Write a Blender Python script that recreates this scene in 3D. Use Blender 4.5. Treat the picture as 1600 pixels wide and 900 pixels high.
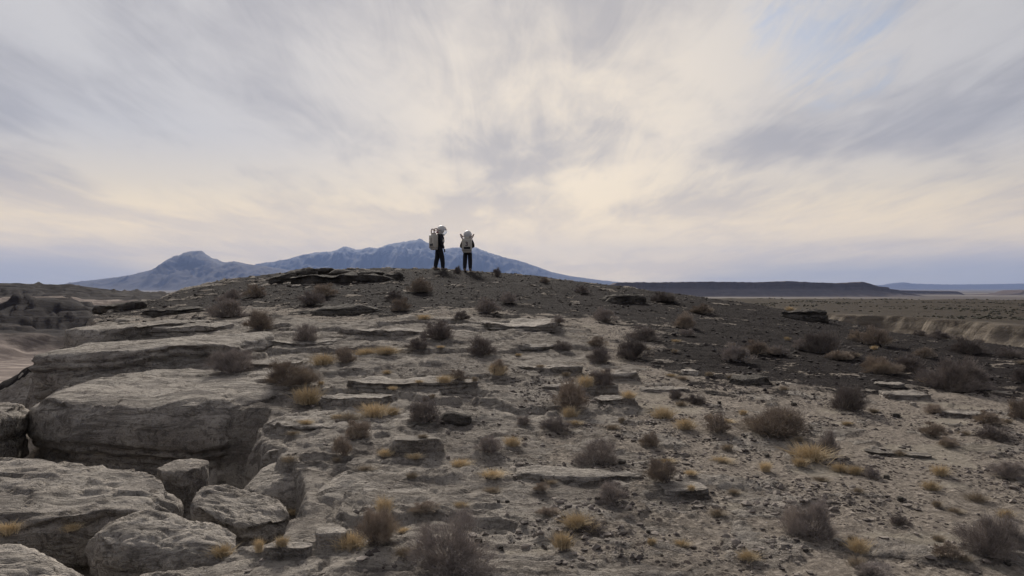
import bpy, bmesh, math, random
import numpy as np
from mathutils import Vector, Matrix, Euler

sc = bpy.context.scene
for o in list(bpy.data.objects):
    bpy.data.objects.remove(o)
C = sc.collection
rad = math.radians

# ------------------------------------------------------------------ camera
FPX = 1164.0                      # focal length in photograph pixels (1600 wide)
cam_d = bpy.data.cameras.new('camera')
cam = bpy.data.objects.new('camera', cam_d)
C.objects.link(cam)
cam_d.sensor_width = 36.0
cam_d.lens = 36.0 * FPX / 1600.0
cam_d.clip_start = 0.05
cam_d.clip_end = 200000.0
cam.location = (0, 0, 0)          # the eye is the origin; ground is about 1.6 m lower
cam.rotation_euler = (rad(90), 0, 0)
sc.camera = cam

# ------------------------------------------------------------------ light
SUN_AZ = rad(-11.0)               # from +Y towards +X
SUN_EL = rad(27.0)
SUN_DIR = Vector((math.sin(SUN_AZ) * math.cos(SUN_EL), math.cos(SUN_AZ) * math.cos(SUN_EL), math.sin(SUN_EL)))
sun_d = bpy.data.lights.new('sun', 'SUN')
sun_d.energy = 4.6
sun_d.angle = rad(8)
sun_d.color = (1.0, 0.93, 0.83)
sun = bpy.data.objects.new('sun', sun_d)
C.objects.link(sun)
sun.rotation_euler = (-SUN_DIR).to_track_quat('-Z', 'Y').to_euler()

sc.view_settings.view_transform = 'Standard'
sc.view_settings.look = 'None'
sc.view_settings.exposure = 0.14
sc.view_settings.gamma = 1.0
sc.view_settings.use_curve_mapping = False
sc.cycles.use_denoising = True
sc.cycles.max_bounces = 5
sc.cycles.diffuse_bounces = 2
sc.cycles.volume_bounces = 0
sc.cycles.use_adaptive_sampling = True
sc.cycles.adaptive_threshold = 0.02


class NT:
    """small helper for writing node trees"""
    def __init__(self, tree):
        self.t = tree
        tree.nodes.clear()

    def n(self, kind, **kw):
        nd = self.t.nodes.new(kind)
        for k, v in kw.items():
            setattr(nd, k, v)
        return nd

    def put(self, sock, v):
        if isinstance(v, bpy.types.NodeSocket):
            self.t.links.new(v, sock)
        elif isinstance(v, (tuple, list)) and len(v) == 3 and sock.type == 'RGBA':
            sock.default_value = (*v, 1.0)
        else:
            sock.default_value = v

    def math(self, op, a, b=0.0, c=0.0, clamp=False):
        nd = self.n('ShaderNodeMath', operation=op, use_clamp=clamp)
        for i, v in enumerate((a, b, c)):
            self.put(nd.inputs[i], v)
        return nd.outputs[0]

    def step(self, v, a, b):
        nd = self.n('ShaderNodeMapRange', interpolation_type='SMOOTHSTEP', clamp=True)
        self.put(nd.inputs['Value'], v)
        self.put(nd.inputs['From Min'], a)
        self.put(nd.inputs['From Max'], b)
        return nd.outputs[0]

    def mix(self, f, a, b, mode='MIX'):
        nd = self.n('ShaderNodeMix', data_type='RGBA', blend_type=mode)
        self.put(nd.inputs[0], f)
        self.put(nd.inputs[6], a)
        self.put(nd.inputs[7], b)
        return nd.outputs[2]

    def noise(self, vec, scale, detail=4.0, rough=0.55, dist=0.0):
        nd = self.n('ShaderNodeTexNoise')
        if vec is not None:
            self.put(nd.inputs['Vector'], vec)
        self.put(nd.inputs['Scale'], scale)
        self.put(nd.inputs['Detail'], detail)
        self.put(nd.inputs['Roughness'], rough)
        self.put(nd.inputs['Distortion'], dist)
        return nd.outputs[0]

    def mapping(self, vec, scale=(1, 1, 1), rot=(0, 0, 0), loc=(0, 0, 0)):
        nd = self.n('ShaderNodeMapping')
        self.put(nd.inputs['Vector'], vec)
        nd.inputs['Scale'].default_value = scale
        nd.inputs['Rotation'].default_value = rot
        nd.inputs['Location'].default_value = loc
        return nd.outputs[0]

    def bump(self, h, strength, dist, normal=None):
        nd = self.n('ShaderNodeBump')
        self.put(nd.inputs['Height'], h)
        nd.inputs['Strength'].default_value = strength
        nd.inputs['Distance'].default_value = dist
        if normal is not None:
            self.put(nd.inputs['Normal'], normal)
        return nd.outputs[0]


# ------------------------------------------------------------------ sky: Nishita under thin layered cloud
world = bpy.data.worlds.new('World')
sc.world = world
world.use_nodes = True
world.cycles.sampling_method = 'MANUAL'
world.cycles.sample_map_resolution = 512
w = NT(world.node_tree)
sky = w.n('ShaderNodeTexSky', sky_type='NISHITA', sun_disc=False)
sky.sun_elevation = SUN_EL
sky.sun_rotation = SUN_AZ
sky.altitude = 1400
sky.dust_density = 1.5
geo = w.n('ShaderNodeTexCoord').outputs['Generated']
sep = w.n('ShaderNodeSeparateXYZ')
w.put(sep.inputs[0], geo)
dx, dy, dz = sep.outputs
zz = w.math('MAXIMUM', dz, 0.0)
den = w.math('ADD', zz, 0.10)
cx_ = w.math('DIVIDE', dx, den)
cy_ = w.math('DIVIDE', dy, den)
cmb = w.n('ShaderNodeCombineXYZ')
w.put(cmb.inputs[0], cx_)
w.put(cmb.inputs[1], cy_)
cp = cmb.outputs[0]
big = w.noise(w.mapping(cp, (0.80, 0.60, 1), (0, 0, rad(-12)), (3.1, 1.2, 0)), 1.0, 4, 0.5, 0.35)
mid = w.noise(w.mapping(cp, (1.9, 0.85, 1), (0, 0, rad(26)), (7.3, 2.2, 0)), 1.0, 5, 0.58, 0.5)
fine = w.noise(w.mapping(cp, (5.5, 1.3, 1), (0, 0, rad(42)), (1.3, 5.2, 0)), 1.0, 9, 0.66, 0.7)
thick = w.math('ADD', w.math('MULTIPLY', big, 0.48), w.math('ADD', w.math('MULTIPLY', mid, 0.30), w.math('MULTIPLY', fine, 0.22)))
tk = w.step(thick, 0.40, 0.60)                         # 0 thin and bright, 1 thick and grey
# elevation bands of the same cloud sheet: a cream band low down, grey-lilac overhead
warm = w.math('SUBTRACT', 1.0, w.step(zz, 0.07, 0.20))
low = w.math('SUBTRACT', 1.0, w.step(zz, 0.06, 0.135))    # seen through the most air, where the veil glows strongest
thin_c = w.mix(low, w.mix(warm, (6.1, 5.92, 5.88), (9.9, 8.2, 5.6)), (12.4, 9.8, 6.1))
thick_c = w.mix(low, w.mix(warm, (4.2, 4.08, 4.25), (6.5, 5.7, 4.9)), (9.8, 8.0, 5.7))
cloud = w.mix(tk, thin_c, thick_c)
# light scattered forward round the veiled sun's bearing
dotn = w.n('ShaderNodeVectorMath', operation='DOT_PRODUCT')
w.put(dotn.inputs[0], geo)
dotn.inputs[1].default_value = Vector((0.08, 0.98, 0.12)).normalized()
glow = w.math('POWER', w.math('MAXIMUM', dotn.outputs['Value'], 0.0), 24.0)
glow = w.math('MULTIPLY', glow, w.math('SUBTRACT', 1.0, w.math('MULTIPLY', tk, 0.75)))
cloud = w.mix(w.math('MULTIPLY', glow, 0.62), cloud, (12.6, 10.3, 7.0))
# the far bank of blue-grey stratus along the horizon
low_n = w.noise(w.mapping(geo, (1.5, 1.5, 5)), 1.0, 2, 0.4)
edge = w.math('ADD', zz, w.math('MULTIPLY', w.math('SUBTRACT', low_n, 0.5), 0.06))
dotl = w.n('ShaderNodeVectorMath', operation='DOT_PRODUCT')
w.put(dotl.inputs[0], geo)
dotl.inputs[1].default_value = Vector((math.sin(rad(-5)), math.cos(rad(-5)), 0.02)).normalized()
near_sun = w.step(dotl.outputs['Value'], 0.90, 0.995)     # the bank thins out under the sun
lowf = w.math('SUBTRACT', 1.0, w.step(w.math('ADD', edge, w.math('MULTIPLY', near_sun, 0.03)), 0.012, 0.050))
cloud = w.mix(w.math('MULTIPLY', lowf, 0.75), cloud, (4.6, 4.75, 5.15))
# thin cloud scatters forward: the sheet is brightest towards the sun and dimmer away from it
dots = w.n('ShaderNodeVectorMath', operation='DOT_PRODUCT')
w.put(dots.inputs[0], geo)
dots.inputs[1].default_value = SUN_DIR
fwd = w.math('ADD', 0.42, w.math('MULTIPLY', w.math('POWER', w.math('ADD', w.math('MULTIPLY', dots.outputs['Value'], 0.5), 0.5), 1.5), 0.58))
scl = w.n('ShaderNodeVectorMath', operation='SCALE')
w.put(scl.inputs[0], cloud)
w.put(scl.inputs['Scale'], fwd)
cloud = scl.outputs[0]
# openings where the clear sky shows through
gap = w.noise(w.mapping(cp, (2.2, 1.0, 1), (0, 0, rad(42)), (2.35, 8.4, 0)), 1.0, 4, 0.55, 0.6)
dotg = w.n('ShaderNodeVectorMath', operation='DOT_PRODUCT')
w.put(dotg.inputs[0], geo)
dotg.inputs[1].default_value = Vector((0.37, 0.877, 0.335)).normalized()
gapf = w.step(w.math('ADD', dotg.outputs['Value'], w.math('MULTIPLY', w.math('SUBTRACT', w.math('ADD', w.math('MULTIPLY', gap, 0.6), w.math('MULTIPLY', fine, 0.9)), 0.75), 0.03)), 0.9935, 1.006)
cover = w.math('SUBTRACT', 0.97, w.math('MULTIPLY', gapf, 0.62))
col = w.mix(cover, sky.outputs[0], cloud)
bg = w.n('ShaderNodeBackground')
w.put(bg.inputs['Color'], col)
bg.inputs['Strength'].default_value = 0.1
wo = w.n('ShaderNodeOutputWorld')
w.put(wo.inputs[0], bg.outputs[0])


# ------------------------------------------------------------------ helpers
def tag(o, label=None, cat=None, group=None, kind=None):
    if label:
        o['label'] = label
    if cat:
        o['category'] = cat
    if group:
        o['group'] = group
    if kind:
        o['kind'] = kind
    return o


def mesh_np(name, v, quads=None, tris=None, smooth=True, attrs=None, mat=None):
    v = np.asarray(v, np.float32)
    parts, starts, totals, pos = [], [], [], 0
    for f in (quads, tris):
        if f is None or len(f) == 0:
            continue
        f = np.asarray(f, np.int32)
        k = f.shape[1]
        parts.append(f.ravel())
        starts.append(pos + np.arange(len(f), dtype=np.int32) * k)
        totals.append(np.full(len(f), k, np.int32))
        pos += f.size
    li, ls, lt = np.concatenate(parts), np.concatenate(starts), np.concatenate(totals)
    me = bpy.data.meshes.new(name)
    me.vertices.add(len(v))
    me.vertices.foreach_set('co', v.ravel())
    me.loops.add(len(li))
    me.loops.foreach_set('vertex_index', li)
    me.polygons.add(len(ls))
    me.polygons.foreach_set('loop_start', ls)
    me.polygons.foreach_set('loop_total', lt)
    me.polygons.foreach_set('use_smooth', np.full(len(ls), smooth, bool))
    me.update(calc_edges=True)
    for k, a in (attrs or {}).items():
        at_ = me.attributes.new(k, 'FLOAT', 'POINT')
        at_.data.foreach_set('value', np.asarray(a, np.float32).ravel())
    if mat:
        me.materials.append(mat)
    return me


def link(name, me, parent=None, loc=None):
    o = bpy.data.objects.new(name, me)
    C.objects.link(o)
    if parent:
        o.parent = parent
    if loc is not None:
        o.location = loc
    return o


def _h(ix, iy, iz, seed):
    n = (ix.astype(np.int64) * 374761393 + iy.astype(np.int64) * 668265263 + iz * 2147483647 + seed * 1274126177) & 0xFFFFFFFF
    n = ((n ^ (n >> 13)) * 1274126177) & 0xFFFFFFFF
    n = ((n ^ (n >> 16)) * 2246822519) & 0xFFFFFFFF
    return n ^ (n >> 15)


def perlin2(x, y, seed=0):
    xi, yi = np.floor(x), np.floor(y)
    fx, fy = x - xi, y - yi
    u, v = fx * fx * fx * (fx * (fx * 6 - 15) + 10), fy * fy * fy * (fy * (fy * 6 - 15) + 10)

    def g(ox, oy):
        a = (_h(xi + ox, yi + oy, 0, seed) & 1023) * (2 * np.pi / 1024)
        return np.cos(a) * (fx - ox) + np.sin(a) * (fy - oy)
    a, b, c, d = g(0, 0), g(1, 0), g(0, 1), g(1, 1)
    return ((a + u * (b - a)) * (1 - v) + (c + u * (d - c)) * v) * 1.4


def fbm(x, y, oct=4, seed=0, gain=0.5, lac=2.03):
    s, a = np.zeros(np.shape(x)), 1.0
    for i in range(oct):
        s = s + a * perlin2(x, y, seed + i * 17)
        x, y, a = x * lac + 5.2, y * lac + 1.3, a * gain
    return s


def ridged(x, y, oct=4, seed=0, gain=0.5):
    s, a = np.zeros(np.shape(x)), 1.0
    for i in range(oct):
        s = s + a * (1 - 2 * np.abs(perlin2(x, y, seed + i * 13)))
        x, y, a = x * 2.07 + 3.1, y * 2.07 + 7.7, a * gain
    return s


def value3(x, y, z, seed=0):
    xi, yi, zi = np.floor(x), np.floor(y), np.floor(z)
    f = [p - q for p, q in ((x, xi), (y, yi), (z, zi))]
    u, v, t = [q * q * (3 - 2 * q) for q in f]

    def g(a, b, c):
        return ((_h(xi + a + 57 * (zi + c), yi + b - 113 * (zi + c), 3, seed)) & 65535) / 32767.5 - 1
    x0 = (g(0, 0, 0) * (1 - u) + g(1, 0, 0) * u) * (1 - v) + (g(0, 1, 0) * (1 - u) + g(1, 1, 0) * u) * v
    x1 = (g(0, 0, 1) * (1 - u) + g(1, 0, 1) * u) * (1 - v) + (g(0, 1, 1) * (1 - u) + g(1, 1, 1) * u) * v
    return x0 * (1 - t) + x1 * t


def fbm3(x, y, z, oct=4, seed=0, gain=0.5):
    s, a = np.zeros(np.shape(x)), 1.0
    for i in range(oct):
        s = s + a * value3(x, y, z, seed + 31 * i)
        x, y, z, a = x * 2.03 + 1.7, y * 2.03 + 9.1, z * 2.03 + 4.4, a * gain
    return s


def sstep(v, a, b):
    t = np.clip((v - a) / (b - a), 0, 1)
    return t * t * (3 - 2 * t)


# ------------------------------------------------------------------ the ridge as a height function
# (bearing as photograph column, distance, height relative to the eye)
_ctl = []
for d, row in {
    1.0: {200: -1.62, 800: -1.6, 1400: -1.62},
    4.3: {-200: -1.75, 200: -1.72, 500: -1.6, 800: -1.57, 1100: -1.58, 1400: -1.6, 1800: -1.65},
    6.2: {-100: -1.8, 450: -1.58, 650: -1.5, 900: -1.5, 1200: -1.52, 1500: -1.58, 1800: -1.62},
    9.0: {100: -1.6, 450: -1.36, 650: -1.34, 900: -1.38, 1200: -1.44, 1500: -1.52, 1800: -1.6},
    13.0: {80: -1.3, 300: -1.12, 500: -1.02, 800: -1.02, 1100: -1.2, 1400: -1.42, 1700: -1.52},
    16.5: {150: -1.0, 400: -0.78, 800: -0.74, 1100: -0.98, 1400: -1.30, 1700: -1.5},
    20.0: {180: -0.75, 420: -0.46, 800: -0.42, 1100: -0.80, 1350: -1.2, 1600: -1.6},
    26.0: {240: -0.4, 450: 0.08, 800: 0.12, 1000: -0.16, 1200: -0.66, 1300: -1.15, 1400: -1.8},
    33.0: {380: 0.45, 470: 0.72, 560: 0.84, 690: 0.82, 730: 0.735, 800: 0.62, 900: 0.24, 960: -0.05, 1060: -0.5, 1200: -1.3},
    42.0: {400: -0.2, 600: 0.1, 800: -0.2, 1000: -1.2},
}.items():
    for px, z in row.items():
        _ctl.append(((px - 800) / FPX * d, d, z))
_ctl += [(-8, -8, -1.7), (0, -8, -1.6), (10, -8, -1.7), (28, 0, -1.9), (30, 14, -2.0), (22, 20, -2.2), (-14, 0, -2.5)]
_ctl = np.array(_ctl)


def _tps_fit(p):
    n = len(p)
    d = np.hypot(p[:, None, 0] - p[None, :, 0], p[:, None, 1] - p[None, :, 1])
    K = np.where(d > 0, d * d * np.log(d + 1e-12), 0) + np.eye(n) * 1.5
    P = np.c_[np.ones(n), p[:, :2]]
    A = np.block([[K, P], [P.T, np.zeros((3, 3))]])
    return np.linalg.solve(A, np.r_[p[:, 2], 0, 0, 0])


_tw = _tps_fit(_ctl)


def T(x, y):
    s = _tw[-3] + _tw[-2] * x + _tw[-1] * y
    for (cx, cy, _), wgt in zip(_ctl, _tw):
        d2 = (x - cx) ** 2 + (y - cy) ** 2 + 1e-9
        s = s + wgt * 0.5 * d2 * np.log(d2)
    return s


FOOT = np.array([(32, -10), (30, 12), (16, 19.5), (11.8, 22.5), (10.2, 25), (9, 28.5), (6.5, 32.5), (3.5, 35.5),
                 (-3, 37), (-9, 37), (-12.2, 34), (-12.4, 28), (-11.6, 21), (-9.3, 16.2), (-8.0, 13), (-6.6, 11),
                 (-5.6, 9), (-5.2, 7.6), (-7.5, 4), (-10, 0), (-10, -10)])
GULLY = np.array([(-1.42, 4.75), (-1.5, 5.3), (-1.62, 5.9), (-2.05, 6.7), (-2.5, 7.4), (-2.8, 8.4), (-5.7, 9.4), (-8, 6), (-6, 4.3),
                  (-3.6, 4.2), (-2.2, 4.12), (-1.75, 4.45)])


def poly_sd(x, y, P):
    d = np.full(np.shape(x), 1e9)
    ins = np.zeros(np.shape(x), bool)
    for (ax, ay), (bx, by) in zip(P, np.roll(P, -1, 0)):
        ex, ey = bx - ax, by - ay
        t = np.clip(((x - ax) * ex + (y - ay) * ey) / (ex * ex + ey * ey), 0, 1)
        d = np.minimum(d, np.hypot(x - ax - t * ex, y - ay - t * ey))
        c = ((ay > y) != (by > y)) & (x < (bx - ax) * (y - ay) / (by - ay + 1e-12) + ax)
        ins ^= c
    return np.where(ins, -d, d)


def valley(x, y):
    r = np.hypot(x, y)
    az = np.degrees(np.arctan2(x, y))
    wl = 1 - sstep(az, -18.0, -9.0)
    # left: pale wash floor, then dark broken hills
    n1 = fbm(x / 60, y / 60, 5, 40)
    n2 = ridged(x / 45, y / 30, 4, 61)
    fl = -21.5 + 0.5 * fbm(x / 22, y / 9, 3, 44)
    rise = sstep(r + 26 * n1, 262, 300) * 7 + sstep(r + 34 * n1, 300, 440) * 6.5
    L = fl + rise + sstep(r, 285, 330) * (2.4 * (n2 - 0.7) + 1.2 * n1)
    kq = (L + 0.5 * n1) / 2.3
    fq = kq - np.floor(kq)
    L = L + sstep(r, 290, 340) * 2.3 * 0.85 * (sstep(fq, 0.55, 0.85) - fq)
    butte = 4.6 * sstep(-np.abs(r - 395 - 10 * n1), -36, -14) * sstep(-np.abs(az + 32.2), -3.2, -1.2)
    L = L + butte
    sky_h = np.interp(az, [-60, -40, -34.5, -31.5, -30.6, -29.0, -27.2, -25, -20], [12, 11.5, 11.0, 10.0, 10.6, 7.5, 4.5, 2.0, 0])
    L = L + sky_h * np.exp(-((r - 690) / 110.0) ** 2) * (0.9 + 0.16 * n1) + sstep(r, 560, 660) * n2 * 0.4
    L = L - sstep(r, 860, 1500) * 47
    # right: ravine, badlands face with gullies, scrubby plateau, far plain
    R0 = np.interp(az, [-20, 20, 23, 28, 32, 34.5, 60], [210, 200, 188, 172, 152, 142, 120])
    tang = np.radians(az) * 165 + 0.80 * (R0 - r)
    gl = ridged(tang / 5.5, r / 120, 3, 71, 0.5) - 0.80
    sp = fbm(x / 16, y / 16, 3, 77)
    rr = r - R0 - 3.5 * gl + 5 * sp
    f = np.clip((rr + 40) / 40, 0, 1)
    prof = 0.80 * f ** 1.15 + 0.20 * sstep(f, 0.86, 1.0)
    Rv = -16.5 + 10.6 * prof + 2.4 * gl * 4 * f * (1 - f)
    Rv = Rv + sstep(rr, 0, 60) * (0.5 * fbm(x / 30, y / 18, 4, 79))
    Rv = Rv - sstep(r, 420, 760) * 14 - sstep(r, 760, 1800) * 36
    v = wl * L + (1 - wl) * Rv
    far = sstep(r, 1500, 2600)
    return v * (1 - far) + far * (-56.0 + 2.0 * fbm(x / 900, y / 900, 3, 90))


def masks(x, y):
    """where pale bedrock, dark gravelly soil and pale sand lie on the ridge"""
    n = fbm(x * 0.45, y * 0.6, 4, 101)
    n2 = fbm(x * 1.4 + 9, y * 1.9, 4, 131)
    d1 = sstep(y + 2.4 * n + 0.18 * x, 14.0, 20.0)
    d2 = sstep(x - 0.20 * y + 1.2 * n, -1.6, 1.2) * sstep(y + 1.2 * n, 8.6, 12.2)
    dark = np.maximum(d1, d2)
    slab = sstep(n2 + 0.5 * n - 0.30 * sstep(y, 20, 26) * sstep(x, -8, -2), 0.40, 0.52) * sstep(np.abs(y - 17), -9, 20)
    rock_l = sstep(-x + 0.9 * n, -1.9, 0.4) * (1 - d1)
    rock_c = sstep(-(x - 0.10 * y) + 1.0 * n, -1.2, 0.8) * sstep(y, 7.0, 8.8) * (1 - d1 * 0.9)
    rock_r = 0.75 * sstep(n2 * 0.8 + n * 0.4, 0.16, 0.34)
    rock = np.clip(np.maximum(np.maximum(rock_l, rock_c), rock_r) * (1 - dark) + dark * slab, 0, 1)
    dark = np.clip(dark * (1 - slab) - 0.25 * (rock_c), 0, 1)
    off = sstep(poly_sd(x, y, FOOT), -0.3, 0.3) * (x < -3) * (y < 30)
    dark, rock = dark * (1 - off), np.maximum(rock, off)
    sand = sstep(fbm(x * 0.9 + 40, y * 1.2, 3, 151) - 0.35 * np.abs(n2), 0.24, 0.48) * (1 - dark) * (1 - 0.8 * rock_l)
    return rock, dark, sand


def H(x, y, full=False):
    x, y = np.asarray(x, float), np.asarray(y, float)
    r = np.hypot(x, y)
    near = r < 130
    out = valley(x, y)
    xn, yn = x[near], y[near]
    t = T(np.clip(xn, -14, 30), np.clip(yn, -9, 44))
    rock, dark, sand = masks(xn, yn)
    # bedding ledges in the sandstone
    q = t + 0.16 * fbm(xn * 0.22, yn * 0.30, 3, 5) + 0.07 * fbm(xn * 0.8, yn * 1.1, 4, 7) + 0.02 * fbm(xn * 3.5, yn * 4.0, 3, 8)
    hgt = np.zeros_like(t)
    for st, ph, am in ((0.155, 0.03, 0.55), (0.061, 0.011, 0.70)):
        k = (q + ph) / st
        fr = k - np.floor(k)
        led = 0.88 * sstep(fr, 0.0, 0.10) + 0.12 * fr - fr
        hgt = hgt + am * st * led
    z = t + hgt * (0.10 + 0.90 * rock * (0.35 + 0.65 * sstep(-xn + 0.2 * yn, -1.5, 2.5))) * (1 - 0.6 * sand)
    z = z + 0.035 * fbm(xn * 0.6, yn * 0.6, 3, 9) + 0.010 * fbm(xn * 3.1, yn * 3.1, 4, 12) * (0.7 + 0.6 * rock)
    z = z + rock * 0.010 * ridged(xn * 0.9, yn * 2.2, 4, 301, 0.5)
    z = z + 0.010 * fbm(xn * 11, yn * 11, 3, 15) * (1 - 0.5 * sand)
    z = z + dark * 0.022 * fbm(xn * 2.3, yn * 2.3, 4, 19)
    # the joint-bounded gully at the left foreground, where blocks have parted
    g = poly_sd(xn + 0.10 * fbm(xn * 1.7, yn * 1.7, 3, 23), yn + 0.10 * fbm(xn * 1.7, yn * 1.7, 3, 29), GULLY)
    z = z - 1.5 * (1 - sstep(g, -0.30, 0.02)) - 0.35 * (1 - sstep(g, -1.2, -0.1))
    # flanks of the ridge
    s = poly_sd(xn + 0.5 * fbm(xn * 0.5, yn * 0.5, 3, 33), yn + 0.5 * fbm(xn * 0.5, yn * 0.5, 3, 37), FOOT)
    s = np.maximum(s, 0)
    cliff = sstep(-xn, 3.5, 5.0) * (1 - sstep(yn, 24, 31))
    soft = 0.62 * s * s / (s + 3.0)
    hard = 2.6 * (1 - np.exp(-(s / 0.7) ** 2)) + 0.85 * s + 0.4 * fbm(xn * 0.4, yn * 0.4, 3, 39) * np.minimum(s, 1)
    z = z - (cliff * hard + (1 - cliff) * soft)
    out[near] = np.maximum(z, out[near])
    if full:
        a = [np.zeros_like(out) for _ in range(3)]
        for k, m in zip(a, (rock, dark, sand)):
            k[near] = m
        on = np.zeros_like(out)
        on[near] = (z >= out[near] - 1e-6)
        return out, a[0], a[1], a[2], on
    return out


_ts = np.concatenate([np.linspace(2.0, 14, 900), np.linspace(14, 59, 1400)])
GRID = {}


def Hq(x, y):
    """height read back from the finished ground sheet"""
    x, y = np.atleast_1d(np.asarray(x, float)), np.atleast_1d(np.asarray(y, float))
    lr, zz_ = GRID['lr'], GRID['z']
    fi = np.clip(np.interp(np.log(np.hypot(x, y)), lr, np.arange(len(lr))), 0, len(lr) - 1.001)
    fj = np.clip(np.interp(np.degrees(np.arctan2(x, y)), cols, np.arange(len(cols))), 0, len(cols) - 1.001)
    i, j = fi.astype(int), fj.astype(int)
    u, v = fi - i, fj - j
    return (zz_[i, j] * (1 - v) + zz_[i, j + 1] * v) * (1 - u) + (zz_[i + 1, j] * (1 - v) + zz_[i + 1, j + 1] * v) * u


def at(px, py):
    """the spot on the ridge seen in column px, row py of the photograph"""
    x, z = (px - 800) / FPX * _ts, (450 - py) / FPX * _ts
    h = Hq(x, _ts)
    hit = np.nonzero(z <= h)[0]
    i = hit[0] if len(hit) else int(np.argmin(z - h))
    t = _ts[i]
    return Vector((float(x[i]), float(t), float(h[i])))


# ------------------------------------------------------------------ materials
def principled(nt, color, rough=0.9, normal=None, spec=0.2, **kw):
    p = nt.n('ShaderNodeBsdfPrincipled')
    nt.put(p.inputs['Base Color'], color)
    nt.put(p.inputs['Roughness'], rough)
    nt.put(p.inputs['Specular IOR Level'], spec)
    if normal is not None:
        nt.put(p.inputs['Normal'], normal)
    for k, v in kw.items():
        nt.put(p.inputs[k.replace('_', ' ')], v)
    o = nt.n('ShaderNodeOutputMaterial')
    nt.put(o.inputs[0], p.outputs[0])
    return p


def new_mat(name):
    m = bpy.data.materials.new(name)
    m.use_nodes = True
    return m, NT(m.node_tree)


def plain(name, color, rough=0.7, var=0.15, scale=30.0, spec=0.3, **kw):
    m, t = new_mat(name)
    pos = t.n('ShaderNodeTexCoord').outputs['Object']
    n = t.noise(pos, scale, 4)
    dark = tuple(c * (1 - var) for c in color)
    lite = tuple(min(1, c * (1 + var)) for c in color)
    principled(t, t.mix(n, dark, lite), rough, t.bump(n, 0.2, 0.01), spec, **kw)
    return m


def rock_color(t, pos, tint=1.0):
    """colour and relief of the grey-buff sandstone, from a world position"""
    n1 = t.step(t.noise(pos, 0.9, 5, 0.6, 0.3), 0.38, 0.62)
    n2 = t.step(t.noise(pos, 5.0, 6, 0.68, 0.2), 0.36, 0.64)
    n3 = t.noise(pos, 34.0, 5, 0.75)
    n4 = t.step(t.noise(pos, 90.0, 3, 0.7), 0.35, 0.65)
    bed = t.step(t.noise(t.mapping(pos, (1.3, 1.3, 9.0)), 1.0, 6, 0.62, 0.9), 0.36, 0.64)

    def k(*c):
        return tuple(v * tint for v in c)
    c = t.mix(n1, k(0.182, 0.159, 0.139), k(0.328, 0.294, 0.258))
    c = t.mix(t.math('MULTIPLY', n2, 0.55), c, k(0.118, 0.105, 0.098))
    c = t.mix(t.math('MULTIPLY', bed, 0.35), c, k(0.40, 0.367, 0.328))
    c = t.mix(t.math('MULTIPLY', t.step(n3, 0.51, 0.61), 0.50), c, k(0.070, 0.061, 0.057))
    c = t.mix(t.math('MULTIPLY', n4, 0.30), c, k(0.42, 0.385, 0.345))
    stk = t.noise(t.mapping(pos, (1.1, 6.0, 5.0), (0.1, 0, 0.12)), 1.0, 6, 0.65, 1.2)
    c = t.mix(t.math('MULTIPLY', t.step(stk, 0.52, 0.62), 0.60), c, k(0.075, 0.066, 0.060))
    pit = t.step(t.noise(pos, 13.0, 5, 0.7, 0.4), 0.54, 0.64)
    c = t.mix(t.math('MULTIPLY', pit, 0.45), c, k(0.085, 0.074, 0.067))
    hgt = t.math('ADD', t.math('ADD', t.math('MULTIPLY', n2, -0.35), t.math('ADD', t.math('MULTIPLY', pit, -0.40), t.math('MULTIPLY', t.step(stk, 0.50, 0.60), -0.45))), t.math('ADD', t.math('MULTIPLY', n3, -0.60), t.math('MULTIPLY', bed, 0.20)))
    return c, hgt


def make_rock(name, tint):
    m, t = new_mat(name)
    pos = t.n('ShaderNodeNewGeometry').outputs['Position']
    c, hgt = rock_color(t, pos, tint)
    principled(t, c, 0.95, t.bump(hgt, 0.9, 0.09), 0.12)
    return m


M_rock = make_rock('sandstone', 1.42)
M_rock_pale = make_rock('pale_sandstone', 1.65)
M_rock_dark = make_rock('varnished_rock', 0.50)


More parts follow.
